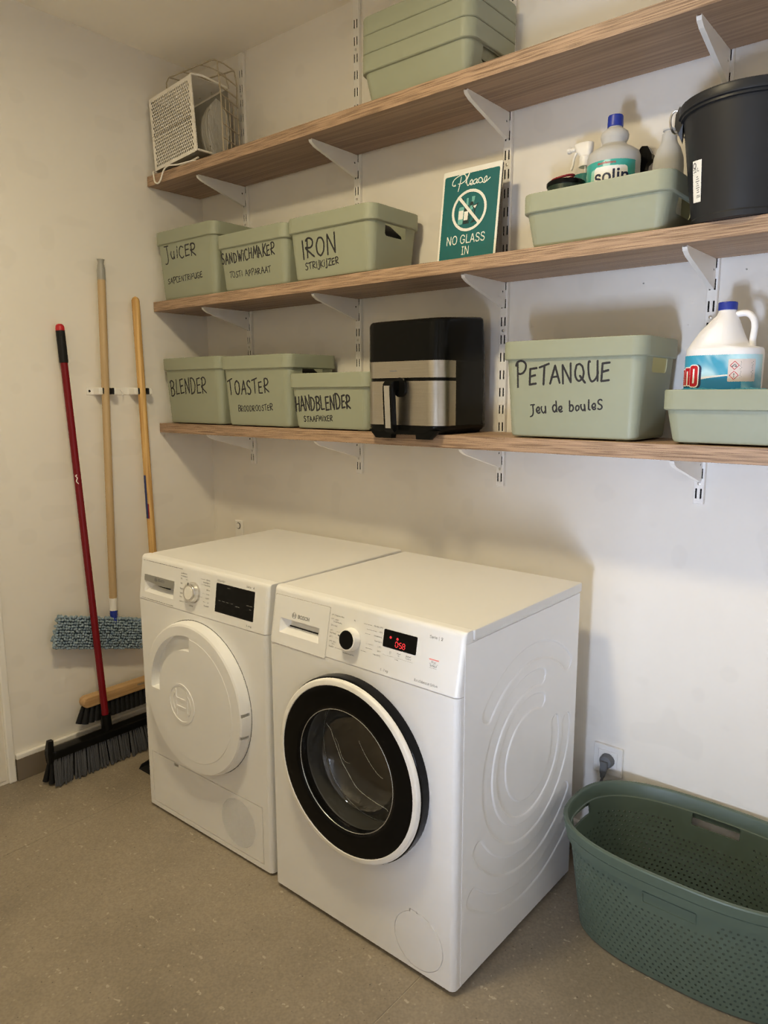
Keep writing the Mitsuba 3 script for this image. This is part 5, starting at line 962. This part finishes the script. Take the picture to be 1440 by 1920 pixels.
part(so_, 'opening', framed(extr(Point(0, 0).buffer(0.0135, 10).difference(Point(-0.003, 0).buffer(0.011, 10)), 0.001), (0.172, -0.0121, 0.806), (1, 0, 0), (0, 0, 1)), 'm_print')
for x_, z_ in ((1.915, 1.504), (2.040, 1.623), (1.800, 1.614)):
    nl = thing('wall_plug', {1.915: 'tiny wall plug left of the bleach jug', 2.040: 'tiny nail above the bleach jug', 1.800: 'tiny nail above the PETANQUE box'}[x_], 'wall plug')
    put(nl, framed(lathe([(0.0018, 0), (0.0018, 0.0025), (0.0010, 0.0028)], 12), (x_, -0.0002, z_), (1, 0, 0), (0, 0, 1)), 'm_grey_plastic' if x_ != 1.915 else 'm_white_paint', 35)

# ================================================================== laundry basket
lb_ = thing('laundry_basket', 'dark green oval perforated laundry basket beside the washing machine', 'laundry basket')
LX, LY, LZ = 2.074, -0.2085, 0.300
LT = T().translate([LX, LY, 0])
def outline(h_):                                # half length, half width at height h_
    k = h_ / LZ; return 0.262 + 0.036 * k, 0.138 + 0.046 * k
NU = 104
def O_(h_, off=0.0, n=NU):
    a, b = outline(h_); t = np.linspace(0, 2 * np.pi, 2001); p = 2.7
    c, s_ = np.cos(t), np.sin(t); P_ = np.c_[(a + off) * np.sign(c) * np.abs(c) ** (2 / p), (b + off) * np.sign(s_) * np.abs(s_) ** (2 / p)]
    q_ = np.r_[0, np.cumsum(np.linalg.norm(np.diff(P_, axis=0), axis=1))]; w_ = np.linspace(0, q_[-1], n + 1)[:-1]
    return np.c_[np.interp(w_, q_, P_[:, 0]), np.interp(w_, q_, P_[:, 1])]
Z_lo, Z_hi, NV = 0.014, 0.230, 17
dzv = (Z_hi - Z_lo) / NV
ang8 = np.radians(22.5 + 45 * np.arange(8))
zs_l = [Z_lo + dzv * j for j in range(NV + 1)]
def surf(u, z, off):                            # u in cells, z height -> point on the wall
    zf = np.clip((z - 0.0) / LZ, 0, 1)
    lo, hi = O_(0.0, off), O_(LZ, off)
    i = np.floor(u).astype(int) % NU; f_ = (u - np.floor(u))[:, None]; j = (i + 1) % NU
    a = lo[i] * (1 - f_) + lo[j] * f_; b = hi[i] * (1 - f_) + hi[j] * f_
    p_ = a * (1 - zf[:, None]) + b * zf[:, None]
    return np.c_[p_, z]
hold_u = {}
ctr = O_(0.24)
def blocked(u, zc):
    i = int(u) % NU; x, y = ctr[i]
    return (abs(x) < 0.098 and zc > 0.190) or (abs(y) < 0.075 and zc > 0.190 and abs(x) > 0.2)
UV, FC = [], []
def addv(u, z): UV.append((u, z)); return len(UV) - 1
for j in range(NV):
    sh = 0.5 if j % 2 else 0.0
    for i in range(NU):
        u0, u1, z0, z1 = i + sh, i + 1 + sh, zs_l[j], zs_l[j + 1]
        um, zm = (u0 + u1) / 2, (z0 + z1) / 2
        c = [addv(u0, z0), addv(um, z0), addv(u1, z0), addv(u1, zm), addv(u1, z1), addv(um, z1), addv(u0, z1), addv(u0, zm)]
        if blocked(um, zm):
            m_ = addv(um, zm); FC += [(c[k_], c[(k_ + 1) % 8], m_, 0) for k_ in range(8)]
        else:
            rz_ = 0.0032; ru = 0.0032 / 0.01415
            hz_ = [addv(um + ru * math.cos(q_), zm + rz_ * math.sin(q_)) for q_ in np.radians(-135 + 45 * np.arange(8))]
            for k_ in range(8):
                FC += [(c[k_], c[(k_ + 1) % 8], hz_[(k_ + 1) % 8], 0), (c[k_], hz_[(k_ + 1) % 8], hz_[k_], 0), (hz_[k_], hz_[(k_ + 1) % 8], -1, 1)]
UV = np.array(UV)
Po, Pi = surf(UV[:, 0], UV[:, 1], 0.0), surf(UV[:, 0], UV[:, 1], -0.0050); nP = len(Po)
F1 = [f_[:3] for f_ in FC if f_[3] == 0]; FH = [f_[:2] for f_ in FC if f_[3] == 1]
F1 = np.array(F1); FH = np.array(FH)
faces = np.vstack([F1, F1[:, ::-1] + nP, np.c_[FH[:, 0], FH[:, 0] + nP, FH[:, 1]], np.c_[FH[:, 1], FH[:, 0] + nP, FH[:, 1] + nP]])
part(lb_, 'perforated_wall', tm(np.vstack([Po, Pi]), faces), 'm_basket', 40, LT)
def OO(z, off): return at(surf(np.arange(NU) * 1.0, np.full(NU, z), off)[:, :2], z)
prof_ = [(0.2460, 0.0062), (0.2463, 0.0082), (0.2690, 0.0092), (0.2698, 0.0078), (0.2712, 0.0078), (0.2722, 0.0104), (0.2960, 0.0110), (0.2990, 0.0092), (0.3000, 0.0060), (0.2990, 0.0010), (0.2950, -0.0010),
         (0.2660, -0.0020), (0.2640, -0.0050), (0.2435, -0.0052), (0.2285, -0.0052), (0.2285, 0.0002), (0.2640, 0.0004), (0.2930, 0.0030), (0.2940, 0.0056), (0.2925, 0.0076)]
secs_ = [OO(z_, o_) for z_, o_ in prof_] + [OO(*prof_[0])]
cm = loft(secs_, False, False); cm.merge_vertices()
# the grip openings go through the inner wall only
cutters = []
cuts_at = [((0, 0.1295), 0.116, 0), ((-0.2455, 0), 0.100, 90), ((0.2455, 0), 0.100, 90)]
for (x_, y_), w_, an_ in cuts_at:
    c_ = extr(sbox(-w_ / 2 + 0.004, 0.2345, w_ / 2 - 0.004, 0.2600).buffer(0.004), 0.10)
    c_ = framed(c_, (0, 0.05, 0), (1, 0, 0), (0, 0, 1)); cutters.append(man(moved(c_, x_, y_, 0, rz=math.radians(an_))))
part(lb_, 'rim', unman(man(cm) - m3.Manifold.batch_boolean(cutters, m3.OpType.Add)), 'm_basket', 32, LT)
emb = extr(sbox(-0.056, -0.0125, 0.056, 0.0125).buffer(0.0025).difference(sbox(-0.0545, -0.011, 0.0545, 0.011).buffer(0.002)), 0.0016)
ye = surf(np.array([NU * 0.75]), np.array([0.2230]), 0.0)[0, 1]
part(lb_, 'grip_outline', framed(emb, (0, ye + 0.0002, 0.2230), (1, 0, 0), (0, -0.046 / 0.3, 1)), 'm_basket', False, LT)
bot = loft([at(O_(0.0, -0.004), 0.0008), at(O_(0.0, 0.0), 0.004), at(surf(np.arange(NU) * 1.0, np.full(NU, Z_lo + 0.0004), 0.0)[:, :2], Z_lo + 0.0004), at(surf(np.arange(NU) * 1.0, np.full(NU, Z_lo + 0.0004), -0.0026)[:, :2], Z_lo + 0.0004), at(O_(0.0, -0.004), 0.006)])
part(lb_, 'bottom', bot, 'm_basket', 32, LT)
